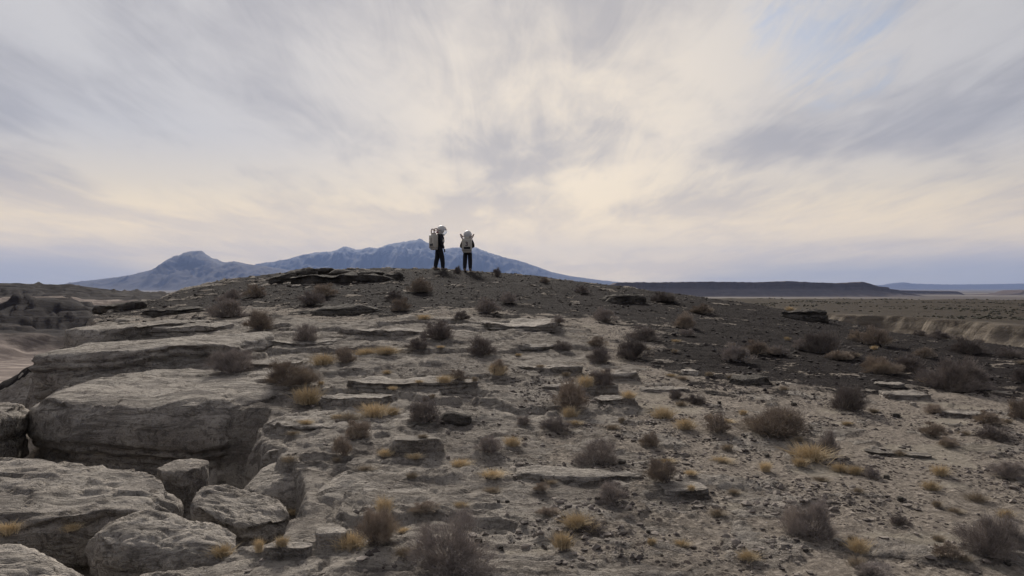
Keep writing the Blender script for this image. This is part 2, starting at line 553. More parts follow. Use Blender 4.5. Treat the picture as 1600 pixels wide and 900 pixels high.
def make_ground():
    m, t = new_mat('ridge_ground')
    pos = t.n('ShaderNodeNewGeometry').outputs['Position']

    def at_(n):
        a = t.n('ShaderNodeAttribute', attribute_name=n)
        return a.outputs['Fac']
    rk, dk, sd = at_('rock'), at_('dark'), at_('sand')
    rc, rh = rock_color(t, pos, 1.55)
    # gravelly soil: buff fines with brown-grey chips
    vor = t.n('ShaderNodeTexVoronoi', feature='F1')
    t.put(vor.inputs['Vector'], pos)
    vor.inputs['Scale'].default_value = 30.0
    sepc = t.n('ShaderNodeSeparateColor')
    t.put(sepc.inputs[0], vor.outputs['Color'])
    chip = t.math('MULTIPLY', t.math('LESS_THAN', vor.outputs['Distance'], 0.44), t.step(sepc.outputs[0], 0.46, 0.48))
    vor2 = t.n('ShaderNodeTexVoronoi', feature='F1')
    t.put(vor2.inputs['Vector'], pos)
    vor2.inputs['Scale'].default_value = 13.0
    sep2 = t.n('ShaderNodeSeparateColor')
    t.put(sep2.inputs[0], vor2.outputs['Color'])
    chip2 = t.math('MULTIPLY', t.math('LESS_THAN', vor2.outputs['Distance'], 0.30), t.step(sep2.outputs[0], 0.72, 0.74))
    patch = t.noise(pos, 1.6, 5, 0.6, 0.4)
    fn = t.step(t.noise(pos, 22.0, 6, 0.75), 0.34, 0.66)
    fines = t.mix(fn, (0.184, 0.158, 0.134), (0.368, 0.323, 0.278))
    chipc = t.mix(t.math('POWER', sepc.outputs[1], 2.5), (0.034, 0.027, 0.026), (0.24, 0.21, 0.19))
    dens = t.step(patch, 0.36, 0.56)
    soil = t.mix(t.math('MULTIPLY', chip, dens), fines, chipc)
    soil = t.mix(t.math('MULTIPLY', chip2, dens), soil, (0.06, 0.047, 0.045))
    darks = t.mix(fn, (0.012, 0.010, 0.0105), (0.040, 0.034, 0.034))
    darks = t.mix(t.math('MULTIPLY', chip, 0.6), darks, t.mix(sepc.outputs[1], (0.016, 0.013, 0.014), (0.080, 0.070, 0.066)))
    brk = t.math('MULTIPLY', t.math('SUBTRACT', t.noise(pos, 2.4, 8, 0.74, 0.4), 0.5), 2.6)
    fr = t.step(t.math('ADD', rk, brk), 0.40, 0.62)
    fd = t.step(t.math('ADD', dk, brk), 0.42, 0.60)
    fs = t.step(t.math('ADD', sd, t.math('MULTIPLY', brk, 0.7)), 0.45, 0.75)
    sandc = t.mix(fn, (0.28, 0.248, 0.205), (0.39, 0.349, 0.294))
    c = t.mix(fr, soil, rc)
    c = t.mix(t.math('MULTIPLY', fs, 0.8), c, sandc)
    c = t.mix(fd, c, darks)
    gh = t.math('ADD', t.math('MULTIPLY', chip, 0.35), t.math('ADD', t.math('MULTIPLY', chip2, 0.6), t.math('MULTIPLY', fn, 0.5)))
    nr = t.bump(gh, 0.9, 0.03)
    mixh = t.bump(t.math('MULTIPLY', rh, fr), 0.9, 0.08, nr)
    principled(t, c, 1.0, mixh, 0.04)
    return m


def make_valley():
    m, t = new_mat('valley_ground')
    pos = t.n('ShaderNodeNewGeometry').outputs['Position']
    pale = t.n('ShaderNodeAttribute', attribute_name='pale').outputs['Fac']
    face = t.n('ShaderNodeAttribute', attribute_name='face').outputs['Fac']
    far = t.n('ShaderNodeAttribute', attribute_name='far').outputs['Fac']
    lft = t.n('ShaderNodeAttribute', attribute_name='left').outputs['Fac']
    n1 = t.noise(pos, 0.03, 6, 0.6, 0.3)
    n2 = t.noise(pos, 0.35, 6, 0.7, 0.2)
    str_ = t.noise(t.mapping(pos, (0.015, 0.06, 0.5)), 1.0, 5, 0.6, 0.4)
    dark = t.mix(n2, (0.015, 0.013, 0.0145), (0.040, 0.034, 0.035))
    dark = t.mix(t.math('MULTIPLY', t.step(str_, 0.52, 0.66), 0.55), dark, (0.080, 0.068, 0.064))
    plat = t.mix(n2, (0.036, 0.029, 0.024), (0.078, 0.065, 0.052))
    plat = t.mix(t.math('MULTIPLY', t.step(t.noise(pos, 0.9, 3, 0.6), 0.56, 0.66), 0.7), plat, (0.034, 0.031, 0.024))
    c = t.mix(lft, plat, dark)
    fac = t.mix(t.step(t.noise(t.mapping(pos, (0.06, 0.06, 0.6)), 1.0, 5, 0.6, 0.3), 0.38, 0.62), (0.085, 0.070, 0.057), (0.17, 0.146, 0.12))
    c = t.mix(face, c, fac)
    wash = t.mix(t.step(t.noise(t.mapping(pos, (0.05, 0.22, 0.2), (0, 0, 0.5)), 1.0, 5, 0.6, 0.8), 0.42, 0.60), (0.165, 0.135, 0.122), (0.315, 0.265, 0.235))
    c = t.mix(pale, c, wash)
    fars = t.mix(t.step(t.noise(t.mapping(pos, (0.0006, 0.0016, 0.001)), 1.0, 6, 0.6, 0.5), 0.4, 0.62), (0.10, 0.082, 0.066), (0.23, 0.20, 0.17))
    c = t.mix(far, c, fars)
    principled(t, c, 1.0, t.bump(n2, 0.8, 0.8), 0.05)
    return m


M_ground, M_valley = make_ground(), make_valley()

# ------------------------------------------------------------------ ground sheets (one rim shared by both)
cols = np.concatenate([np.linspace(-180, -43, 40)[:-1], np.linspace(-43, 43, 660), np.linspace(43, 180, 40)[1:]])


def sheet(name, radii, mat, valley_attrs=False):
    A, R = np.meshgrid(np.radians(cols), radii)
    X, Y = R * np.sin(A), R * np.cos(A)
    z, rk, dk, sd, on = H(X.ravel(), Y.ravel(), True)
    v = np.c_[X.ravel(), Y.ravel(), z]
    nr, nc = A.shape
    if not valley_attrs:
        GRID['lr'], GRID['z'] = np.log(radii), z.reshape(nr, nc)
    i = (np.arange(nr - 1)[:, None] * nc + np.arange(nc - 1)[None, :]).ravel()
    quads = np.c_[i, i + 1, i + nc + 1, i + nc][:, ::-1]
    if not valley_attrs:
        attrs = dict(rock=rk, dark=dk, sand=sd)
    else:
        az, r, x, y = np.degrees(A).ravel(), R.ravel(), X.ravel(), Y.ravel()
        wl = 1 - sstep(az, -18, -9)
        n = fbm(x / 50, y / 50, 4, 203)
        pale = wl * (1 - sstep(r + 30 * n, 255, 285))
        pale = np.maximum(pale, wl * sstep(-np.abs(r + 40 * n - 465), -48, -30) * sstep(n + 0.3 * fbm(x / 15, y / 30, 3, 207), -0.12, 0.12))
        R0 = np.interp(az, [-20, 20, 23, 28, 32, 34.5, 60], [210, 200, 188, 172, 152, 142, 120])
        face = (1 - wl) * (1 - sstep(r - R0 + 5 * n, -4, 6))
        far = sstep(r, 700, 1600)
        soil = (1 - sstep(r, 50, 75)) * on
        attrs = dict(pale=pale * (1 - soil), face=face * (1 - soil), far=far, left=np.clip(wl + soil, 0, 1))
    me = mesh_np(name, v, quads, None, True, attrs, mat)
    o = link(name, me)
    o['kind'] = 'structure'
    return o


sheet('ground', np.concatenate([np.geomspace(0.25, 2.9, 22), np.geomspace(2.95, 12, 300), np.geomspace(12.06, 38, 300), np.geomspace(38.3, 60, 26)]), M_ground)
sheet('terrain', np.concatenate([np.geomspace(60, 118, 30), np.geomspace(119, 225, 150), np.geomspace(226.5, 900, 130), np.geomspace(920, 41000, 46)]), M_valley, True)


# ------------------------------------------------------------------ far landforms
def make_mountain_mat(name, low, high, snow_amt):
    m, t = new_mat(name)
    pos = t.n('ShaderNodeNewGeometry').outputs['Position']
    sn = t.n('ShaderNodeAttribute', attribute_name='snow').outputs['Fac']
    n = t.noise(pos, 0.0016, 7, 0.65, 0.3)
    c = t.mix(n, low, high)
    s = t.step(t.math('ADD', sn, t.math('MULTIPLY', t.math('SUBTRACT', t.noise(t.mapping(pos, (1, 1, 0.35)), 0.0035, 6, 0.7, 0.6), 0.5), 2.4)), 0.55, 0.85)
    c = t.mix(t.math('MULTIPLY', s, snow_amt), c, (0.75, 0.77, 0.80))
    principled(t, c, 1.0, t.bump(n, 0.35, 50.0), 0.05)
    return m


def landform(name, skyline, Yf, Yr, Yb, base, mat, cols_n=420, rows=(48, 12), kind='range', seed=0, label=None):
    """a range or mesa whose crest stands at distance Yr; Yf and Yb are its front and back foot"""
    sk = np.array(skyline, float)
    px = np.linspace(sk[0, 0], sk[-1, 0], cols_n)
    top = np.interp(px, sk[:, 0], sk[:, 1])
    hr = (450 - top) / FPX * Yr - base                    # crest height over the foot
    hr = hr + np.abs(hr) ** 0.5 * (0.5 if kind == 'range' else 0.25) * fbm(px / 9.0, px * 0 + seed, 5, seed, 0.6)
    Ys = np.concatenate([np.linspace(Yf, Yr, rows[0]), np.linspace(Yr, Yb, rows[1])[1:]])
    tan = (px - 800) / FPX
    X0 = tan * Yr
    XX, YY = np.meshgrid(X0, Ys)
    XX = XX * (0.5 * YY / Yr + 0.5)
    f = np.where(YY <= Yr, (YY - Yf) / (Yr - Yf), (Yb - YY) / (Yb - Yr))
    hh = np.broadcast_to(hr, XX.shape)
    L = Yr - Yf
    if kind == 'range':
        rd = ridged(XX / (L * 0.22), YY / (L * 0.6), 5, seed + 3, 0.55)
        g = np.clip(f + 0.10 * rd * np.sin(np.pi * f), 0, 1)
        z = base - 30 * (1 - f) + hh * (0.25 * g + 0.75 * g ** 1.9)
        z = z + hh * 0.075 * rd * np.sin(np.pi * np.clip(f, 0, 1)) ** 1.0
        z = np.minimum(z, base + hh * (0.12 + 0.88 * (np.minimum(YY, Yr) - 0) / Yr))
        snow = sstep(z - base, np.max(hr) * 0.35, np.max(hr) * 0.95) + 0.10 * rd
    else:
        bt = ridged(XX / (L * 0.30), XX * 0 + 2.2, 4, seed + 5, 0.55) * 0.5
        g = np.clip(f * 1.12 + 0.07 * bt, 0, 1)
        z = base - 3 + hh * (0.50 * np.clip(g / 0.66, 0, 1) ** 1.3 + 0.50 * sstep(g, 0.68, 0.80))
        snow = sstep(g, 0.66, 0.80)
    v = np.c_[XX.ravel(), YY.ravel(), z.ravel()]
    nr, nc = XX.shape
    i = (np.arange(nr - 1)[:, None] * nc + np.arange(nc - 1)[None, :]).ravel()
    me = mesh_np(name, v, np.c_[i, i + 1, i + nc + 1, i + nc], None, True, dict(snow=snow.ravel()), mat)
    o = link(name, me)
    o['kind'] = 'structure'
    if label:
        o['label'] = label
    return o


M_peak = make_mountain_mat('far_peak_rock', (0.055, 0.05, 0.05), (0.15, 0.13, 0.12), 0.12)
M_range = make_mountain_mat('far_range_rock', (0.05, 0.05, 0.055), (0.13, 0.12, 0.12), 0.24)
M_plateau = make_mountain_mat('far_plateau_rock', (0.08, 0.07, 0.07), (0.14, 0.12, 0.12), 0.0)


def make_mesa_mat():
    m, t = new_mat('mesa_rock')
    pos = t.n('ShaderNodeNewGeometry').outputs['Position']
    cl = t.n('ShaderNodeAttribute', attribute_name='snow').outputs['Fac']
    n = t.noise(t.mapping(pos, (0.012, 0.004, 0.10)), 1.0, 5, 0.6, 0.3)
    tal = t.mix(n, (0.085, 0.072, 0.068), (0.18, 0.15, 0.138))
    cli = t.mix(n, (0.048, 0.038, 0.037), (0.15, 0.115, 0.10))
    principled(t, t.mix(cl, tal, cli), 1.0, t.bump(n, 0.8, 8.0), 0.05)
    return m


M_mesa = make_mesa_mat()
landform('mountain', [(95, 449), (125, 440), (160, 436), (190, 432), (215, 428), (238, 421), (250, 415), (260, 409), (268, 403), (280, 399), (290, 396),
                      (297, 392), (304, 393), (309, 391), (316, 392), (320, 396), (325, 399), (330, 403), (340, 405), (350, 410), (358, 409), (366, 408), (376, 410), (388, 413),
                      (400, 414), (420, 417), (470, 424), (540, 434), (620, 446)], 17500, 22000, 26000, -60, M_peak, seed=11, label='blue-grey craggy peak standing alone left of the snowy range')
landform('mountain', [(300, 446), (360, 428), (400, 413), (415, 410), (430, 409), (437, 406), (446, 406), (462, 401), (480, 397), (495, 394), (515, 393), (525, 391), (538, 385), (545, 386),
                      (556, 390), (566, 389), (578, 386), (590, 388), (605, 382), (622, 379), (640, 376), (650, 375), (656, 372), (662, 376), (672, 381), (684, 385), (696, 389), (706, 387),
                      (720, 386), (735, 385), (748, 388), (762, 394), (778, 399), (792, 403), (806, 406), (820, 410), (840, 417), (862, 425), (890, 431), (925, 436), (960, 440), (1010, 447)],
         24500, 31000, 37000, -60, M_range, cols_n=560, seed=23, label='long blue mountain range streaked with snow behind the two figures')
landform('plateau', [(1280, 449), (1330, 446), (1385, 445), (1398, 442), (1412, 441), (1425, 443), (1480, 444.5), (1540, 444), (1600, 443), (1700, 442), (1800, 446), (1900, 449)],
         30000, 33000, 39000, -60, M_plateau, cols_n=240, seed=31, label='faint blue plateau low on the far horizon')
landform('mesa', [(880, 458), (905, 450), (930, 446), (945, 444.5), (958, 444), (963, 441), (985, 440.5), (1040, 440.5), (1100, 439.5), (1180, 440.5), (1230, 438.8), (1260, 440.5), (1310, 442), (1330, 441), (1342, 440), (1352, 442),
                  (1362, 445), (1368, 447), (1383, 448), (1385, 451), (1398, 452), (1402, 455), (1420, 458), (1440, 462)], 4700, 5000, 6200, -58, M_mesa, cols_n=420, kind='mesa', seed=41,
         label='long dark flat-topped mesa right of the figures')
landform('mesa', [(1330, 460), (1370, 452), (1400, 453), (1450, 454), (1490, 454.5), (1497, 457), (1505, 461), (1520, 464)], 5900, 6200, 7200, -66, M_mesa, cols_n=160, kind='mesa', seed=47,
         label='lower mesa stepping down behind the end of the long mesa')
landform('mesa', [(1525, 463), (1550, 460), (1570, 458.5), (1585, 457), (1590, 453), (1640, 452), (1800, 450), (1900, 458)], 5300, 5700, 7000, -62, M_mesa, cols_n=160, kind='mesa', seed=53,
         label='small reddish mesa cut by the right edge of the picture')


# ------------------------------------------------------------------ rocks
def cube_shell(n):
    g = np.linspace(-1, 1, n + 1)
    vs, qs, off = [], [], 0
    U, V = np.meshgrid(g, g)
    u, v, one = U.ravel(), V.ravel(), np.ones(U.size)
    for ax in range(3):
        for s in (-1, 1):
            p = np.zeros((U.size, 3))
            p[:, ax] = s
            p[:, (ax + 1) % 3] = u
            p[:, (ax + 2) % 3] = v
            i = (np.arange(n)[:, None] * (n + 1) + np.arange(n)[None, :]).ravel() + off
            q = np.c_[i, i + 1, i + n + 2, i + n + 1]
            qs.append(q if s > 0 else q[:, ::-1])
            vs.append(p)
            off += U.size
    v = np.concatenate(vs)
    q = np.concatenate(qs)
    key = np.round(v * 4096).astype(np.int64)
    _, first, inv = np.unique(key, axis=0, return_index=True, return_inverse=True)
    return v[first], inv.ravel()[q]


_shells = {}


def rock_mesh(name, half, seed, n=36, p=4.0, rough=0.07, strata=0.05, tilt=(0, 0), taper=0.0, freq=1.0, under=0.0, mat=None, irregular=0.22, pz=9.0, layers=7):
    """an angular, bedded block: polygonal footprint, flat top, stepped beds on its sides"""
    if n not in _shells:
        _shells[n] = cube_shell(n)
    rng = np.random.default_rng(seed)
    c, q = _shells[n]
    c = np.tan(c * 0.66) / math.tan(0.66)
    lat_n = (np.abs(c[:, 0]) ** p + np.abs(c[:, 1]) ** p) ** (1 / p)
    s = c / ((lat_n ** pz + np.abs(c[:, 2]) ** pz) ** (1 / pz))[:, None]
    hx, hy, hz = half
    m = min(hx, hy)
    so = seed * 7.31
    th = np.arctan2(s[:, 1], s[:, 0])
    # joint faces cutting the footprint into a polygon
    k = np.ones(len(s))
    nf = rng.integers(6, 9)
    for i in range(nf):
        ph = 6.283 * (i + rng.uniform(-0.3, 0.3)) / nf
        d = 1.04 + rng.uniform(-1, 0.25) * irregular
        wdt = 0.03 * perlin2(s[:, 2] * 1.5 + so + i, np.full(len(s), i * 3.3), seed)
        lim = (d + wdt) / np.maximum(np.cos(th - ph), 0.05) / np.maximum(np.hypot(s[:, 0], s[:, 1]), 1e-3) * 1.0
        k = np.minimum(k, np.where(np.cos(th - ph) > 0.3, lim, 9))
    P = s * np.array([hx, hy, hz])
    P[:, :2] *= k[:, None]
    P[:, :2] *= (1 - taper * s[:, 2])[:, None]
    P[:, :2] *= (1 - under * np.clip(-s[:, 2] - 0.1, 0, 1) ** 1.2)[:, None]
    lat = np.c_[s[:, 0] / hx, s[:, 1] / hy]
    lat /= np.linalg.norm(lat, axis=1)[:, None] + 1e-9
    side = sstep(np.hypot(s[:, 0], s[:, 1]), 0.80, 0.99)
    x, y, z = P[:, 0] + so, P[:, 1] - so, P[:, 2]
    f1 = freq / max(m, 0.2)
    # beds: each its own setback, with crisp breaks between them
    zb = z / hz + 0.10 * fbm(x * f1 * 1.1, y * f1 * 1.1, 3, seed + 9)
    cuts = np.sort(rng.uniform(-1.1, 1.1, layers))
    offs = rng.uniform(-1, 0.35, layers + 1)
    bed = np.full(len(s), offs[0])
    for j, cz in enumerate(cuts):
        e = 0.022 + 0.02 * rng.uniform()
        bed = bed + (offs[j + 1] - offs[j]) * sstep(zb, cz - e, cz + e)
    groove = np.zeros(len(s))
    for cz in cuts:
        groove -= np.exp(-((zb - cz) / 0.035) ** 2) * 0.5
    P[:, :2] += lat * (side * (bed + groove) * strata * m * 1.8)[:, None]
    # broad dents and grain
    big = fbm3(x * f1 * 1.1, y * f1 * 1.1, z * f1 * 1.3, 3, seed) * rough * m * 0.8
    fm = max(f1 * 4, 5.0)
    med = fbm3(x * fm, y * fm, z * fm * 1.5, 5, seed + 5, 0.6) * min(rough * m * 0.30, 0.018)
    P[:, :2] += lat * (side * (big + med * 0.6))[:, None]
    top = sstep(s[:, 2], 0.35, 0.95)
    # the top sheds thin broken sheets
    lv = fbm(x * f1 * 0.55, y * f1 * 0.8, 4, seed + 15) * 2.6 + (P[:, 1] * 0.8 + P[:, 0] * 0.3) * f1
    fr = lv - np.floor(lv)
    st = rng.uniform(0.014, 0.026) * min(1.0, hz * 2.2)
    P[:, 2] += top * ((sstep(fr, 0.0, 0.07) - fr) * st * 1.5 * min(1, m / 0.7) + big * 0.55 + med * 0.30)
    lv2 = fbm(x * 1.2, y * 2.0, 4, seed + 25) * 2.0
    fr2 = lv2 - np.floor(lv2)
    P[:, 2] += top * (sstep(fr2, 0.0, 0.08) - fr2) * 0.009 * min(1, m / 0.9)
    P[:, 2] += tilt[0] * P[:, 0] + tilt[1] * P[:, 1]
    return mesh_np(name, P, q, None, True, None, mat)


def rock(name, center, half, rz, seed, label, group=None, cat='boulder', mat=None, **kw):
    me = rock_mesh(name, half, seed, mat=mat or M_rock, **kw)
    o = link(name, me, None, center)
    o.rotation_euler.z = rad(rz)
    tag(o, label, cat, group)
    return o


BG = 'sandstone blocks parted along the gully'
rock('sandstone_block', (-4.12, 9.80, -2.13), (1.78, 1.50, 0.88), -3, 3, 'largest sandstone block with a dark shaded front face at the left', BG, n=68, p=4.5, pz=6.0, rough=0.10, strata=0.03, tilt=(0.02, 0.05), under=0.05, layers=9, irregular=0.12)
rock('sandstone_block', (-3.95, 5.72, -2.12), (1.52, 0.70, 0.60), -9, 5, 'wide low sandstone slab cut by the left edge below the largest block', BG, n=60, p=5.0, rough=0.10, strata=0.05, tilt=(-0.03, 0.07), under=0.15, irregular=0.16)
rock('sandstone_block', (-2.80, 6.35, -1.94), (0.21, 0.28, 0.43), 6, 8, 'small upright block between the wide slab and the dark gully', BG, n=30, p=6.0, rough=0.10, strata=0.05, irregular=0.14, layers=4)
rock('sandstone_block', (-1.97, 5.42, -2.06), (0.40, 0.36, 0.50), 14, 9, 'squat layered boulder in the middle of the gully', BG, n=46, p=4.4, pz=5.0, rough=0.16, strata=0.10, tilt=(-0.22, 0.12), irregular=0.2, under=0.1)
rock('sandstone_block', (-2.18, 4.68, -2.02), (0.52, 0.30, 0.50), -8, 12, 'notched boulder in front of the squat layered boulder', BG, n=46, p=4.2, pz=4.6, rough=0.19, strata=0.12, tilt=(-0.10, 0.18), irregular=0.24, under=0.15)
rock('sandstone_block', (-3.08, 3.98, -1.93), (0.78, 0.42, 0.42), -10, 14, 'flat pale sandstone shelf in the bottom left corner', BG, n=46, p=5.0, rough=0.12, strata=0.05, tilt=(-0.08, 0.06), under=0.15)
rock('sandstone_block', (-1.93, 6.52, -2.16), (0.41, 0.52, 0.58), 8, 17, 'rounded boulder on the far side of the narrow black cleft', BG, n=46, p=3.8, pz=4.0, rough=0.10, strata=0.05, tilt=(0.05, 0.06), irregular=0.14, under=0.1)
rock('sandstone_block', (-0.92, 5.98, -2.06), (0.62, 0.86, 0.56), -12, 19, 'steep-sided rock mass right of the narrow black cleft', BG, n=48, p=3.8, pz=4.0, rough=0.10, strata=0.05, tilt=(-0.06, 0.05), irregular=0.16)
rock('sandstone_block', (-1.62, 7.90, -1.93), (0.98, 0.62, 0.55), 5, 22, 'ledge block whose blunt end overlooks the gully, upper of two tiers', BG, n=50, p=5.5, rough=0.10, strata=0.05, layers=5)
rock('sandstone_block', (-1.60, 7.22, -2.06), (0.80, 0.34, 0.56), 4, 27, 'ledge block whose blunt end overlooks the gully, lower of two tiers', BG, n=46, p=5.5, rough=0.11, strata=0.05, layers=5)
rock('sandstone_block', (-6.00, 12.60, -1.86), (1.85, 1.35, 0.94), -5, 31, 'overhanging sandstone block directly behind the largest one', BG, n=50, p=5.0, rough=0.10, strata=0.06, tilt=(0.05, 0.02), under=0.22, layers=8)
rock('sandstone_block', (-7.75, 15.9, -1.80), (1.45, 1.55, 1.02), -8, 37, 'farthest cliff-edge sandstone block with a split left corner', BG, n=44, p=5.0, rough=0.11, strata=0.06, tilt=(0.06, 0.03), under=0.30, layers=8)
rock('sandstone_block', (-6.70, 8.60, -2.20), (0.95, 0.80, 0.74), 4, 41, 'low grey block at the left edge beyond a dark gap', BG, n=44, p=5.0, rough=0.12, strata=0.07)
rock('sandstone_block', (-6.45, 7.60, -2.32), (0.80, 0.44, 0.68), 10, 43, 'lower grey block at the left edge in front of its taller neighbour', BG, n=40, p=5.0, rough=0.13, strata=0.07)


def stone_at(px, py, wpx, hpx, depth, seed, label, name='sandstone_ledge', mat=None, sink=0.35, rz=0.0, cat='rock', group=None, n=22, **kw):
    """a rock whose front base is seen at (px, py), wpx wide and hpx high there"""
    g = at(px, py)
    k = g.y / FPX
    hx, hz = wpx * k / 2, hpx * k
    hy = depth * hx
    tot = hz * (1 + sink)
    c = Vector((g.x * (1 + hy * 0.7 / g.y), g.y + hy * 0.7, g.z + hz - tot / 2))
    return rock(name, c, (hx, hy, tot / 2), rz, seed, label, group, cat, mat, n=n, **kw)


SL = 'pale ledges on the bedrock'
for i, (px, py, w_, h_, dep, rz, lab, mt, kw) in enumerate([
    (452, 872, 84, 15, 0.5, 5, 'flat loose stone lying at the bottom of the narrow cleft', M_rock, {}),
    (516, 858, 56, 24, 0.8, 10, 'pale blunt stone beside the shrub with white seed heads', M_rock_pale, {}),
    (251, 746, 34, 11, 0.9, 0, 'little cap stone perched on the small upright block', M_rock, {}),
    (356, 772, 36, 8, 0.9, -10, 'thin broken flake on top of the squat layered boulder', M_rock, {}),
    (650, 712, 84, 24, 0.5, 2, 'square-cut ledge with a shadowed front in the centre foreground', M_rock, dict(p=6.0)),
    (812, 512, 140, 12, 1.1, -6, 'broad pale slab lying on the dark slope below the figures', M_rock_pale, {}),
    (655, 268 + 186, 40, 5, 1.0, 0, 'pale flat stone on the dark soil under the crest', M_rock_pale, {}),
    (470, 447, 52, 6, 1.0, 0, 'pale flat stone below the dark crest rocks', M_rock_pale, {}),
    (905, 613, 120, 14, 0.6, -4, 'long low ledge running left from the round grey shrub', M_rock, {}),
    (1040, 612, 90, 11, 0.6, 3, 'grey ledge between the two small dark shrubs', M_rock, {}),
    (960, 592, 100, 14, 0.9, 0, 'bare pale slab at the edge of the dark gravel', M_rock_pale, {}),
    (1080, 586, 30, 6, 1.0, 0, 'small buff slab alone on the dark gravel', M_rock_pale, {}),
    (1385, 604, 46, 11, 1.0, 8, 'cluster slab, palest and uppermost, on the right slope', M_rock_pale, {}),
    (1412, 622, 72, 14, 0.8, -6, 'cluster slab just below the palest one on the right slope', M_rock, {}),
    (1500, 652, 76, 15, 0.7, 5, 'grey slab below the widest dark shrub on the right', M_rock, {}),
    (1380, 712, 52, 12, 0.7, 4, 'left half of a low broken outcrop on the right foreground slope', M_rock, {}),
    (1432, 716, 56, 12, 0.7, -5, 'right half of a low broken outcrop on the right foreground slope', M_rock, {}),
    (905, 752, 200, 15, 0.35, -5, 'long curved ledge below the round central shrub', M_rock, {}),
    (1065, 775, 96, 26, 0.7, -8, 'broken ledge under the sparse brown shrub', M_rock, {}),
    (960, 632, 70, 14, 0.7, 3, 'dark-edged ledge below the round grey shrub', M_rock, {}),
    (640, 606, 220, 16, 0.4, 2, 'longest ledge crossing the centre left bedrock', M_rock, {}),
    (560, 632, 130, 18, 0.5, -3, 'thick ledge between the two straw grass tufts', M_rock, {}),
    (470, 540, 120, 12, 0.6, 3, 'shallow ledge beside the grey shrub on the left bedrock', M_rock, {}),
    (600, 525, 150, 12, 0.6, -3, 'shallow ledge left of the twin dark shrubs', M_rock, {}),
    (290, 520, 130, 16, 0.8, -4, 'worn slab above the overhanging block', M_rock, {}),
    (330, 556, 150, 16, 0.7, 4, 'worn slab behind the purple shrub on the left bedrock', M_rock, {}),
    (420, 575, 120, 12, 0.6, -2, 'worn slab under the tan-topped shrub', M_rock, {}),
    (830, 545, 110, 9, 0.7, 2, 'thin ledge right of the dark round shrub', M_rock, {}),
    (855, 580, 120, 10, 0.5, -4, 'thin ledge left of the tall dark shrub', M_rock, {}),
    (1170, 600, 70, 9, 0.8, 4, 'low dark slab half buried in the gravel', M_rock_dark, {}),
    (530, 441, 190, 10, 0.35, 2, 'long low dark ledge joining the crest rocks along the skyline', M_rock_dark, dict(p=3.0, pz=3.0, rough=0.4, strata=0.15)),
    (440, 441, 50, 13, 0.7, 10, 'dark tilted crest slab farthest left on the skyline', M_rock_dark, dict(p=3.0, pz=3.2, rough=0.35, strata=0.12, tilt=(0.30, 0))),
    (470, 437, 62, 15, 0.6, 8, 'dark jagged crest rock at the left end of the skyline', M_rock_dark, dict(p=2.6, pz=3.0, rough=0.4, strata=0.15, tilt=(0.16, 0))),
    (504, 434, 44, 17, 0.6, -6, 'dark spiky crest rock, highest on the skyline left of the figures', M_rock_dark, dict(p=2.4, pz=2.6, rough=0.5, strata=0.2, tilt=(0.10, 0))),
    (536, 436, 56, 12, 0.6, 12, 'dark broken crest rock just right of the spiky one', M_rock_dark, dict(p=2.6, pz=3.0, rough=0.4, strata=0.15)),
    (578, 437, 60, 14, 0.6, 3, 'dark rounded crest rock nearest the taller figure', M_rock_dark, dict(p=2.4, pz=2.6, rough=0.4, strata=0.12)),
    (612, 436, 44, 9, 0.6, -9, 'small dark crest rock trailing off towards the taller figure', M_rock_dark, dict(p=2.4, pz=2.6, rough=0.4, strata=0.12)),
    (975, 474, 72, 13, 0.7, 3, 'dark low rocks breaking the skyline right of the figures', M_rock_dark, dict(p=2.8, pz=3.5, rough=0.3, strata=0.12)),
    (1255, 500, 90, 14, 0.5, 8, 'dark rock rim on the right end of the skyline', M_rock_dark, dict(p=2.8, pz=3.5, rough=0.3, strata=0.12)),
    (190, 483, 84, 8, 0.6, 6, 'dark rock cap at the left cliff edge', M_rock_dark, dict(p=2.8, pz=3.5, rough=0.3, strata=0.12, tilt=(0.1, 0))),
    (270, 492, 110, 7, 0.6, 6, 'dark rock cap right of the cliff edge', M_rock_dark, dict(p=2.8, pz=3.5, rough=0.3, strata=0.12, tilt=(0.08, 0))),
    (712, 664, 60, 16, 0.6, 0, 'black crumbly mound beside the grey shrub', M_rock_dark, dict(p=2.4, pz=2.4, rough=0.3)),
    (545, 490, 110, 11, 0.8, 0, 'dark crumbly mound on the slope left of the figures', M_rock_dark, dict(p=2.4, pz=2.4, rough=0.3)),
]):
    par = dict(p=4.0, rough=0.22, strata=0.05, irregular=0.35, sink=1.2, layers=4)
    par.update(kw)
    if mt is not M_rock_dark and w_ > 45 and py < 850 and 'square-cut' not in lab:
        h_ *= 0.36 if px > 1000 else 0.55
    nm = 'sandstone_ledge' if mt is not M_rock_dark else 'dark_rock'
    stone_at(px, py, w_, h_, dep, 50 + i * 3, lab, name=nm, mat=mt, rz=rz, n=(26 if w_ > 60 else 16), **par)


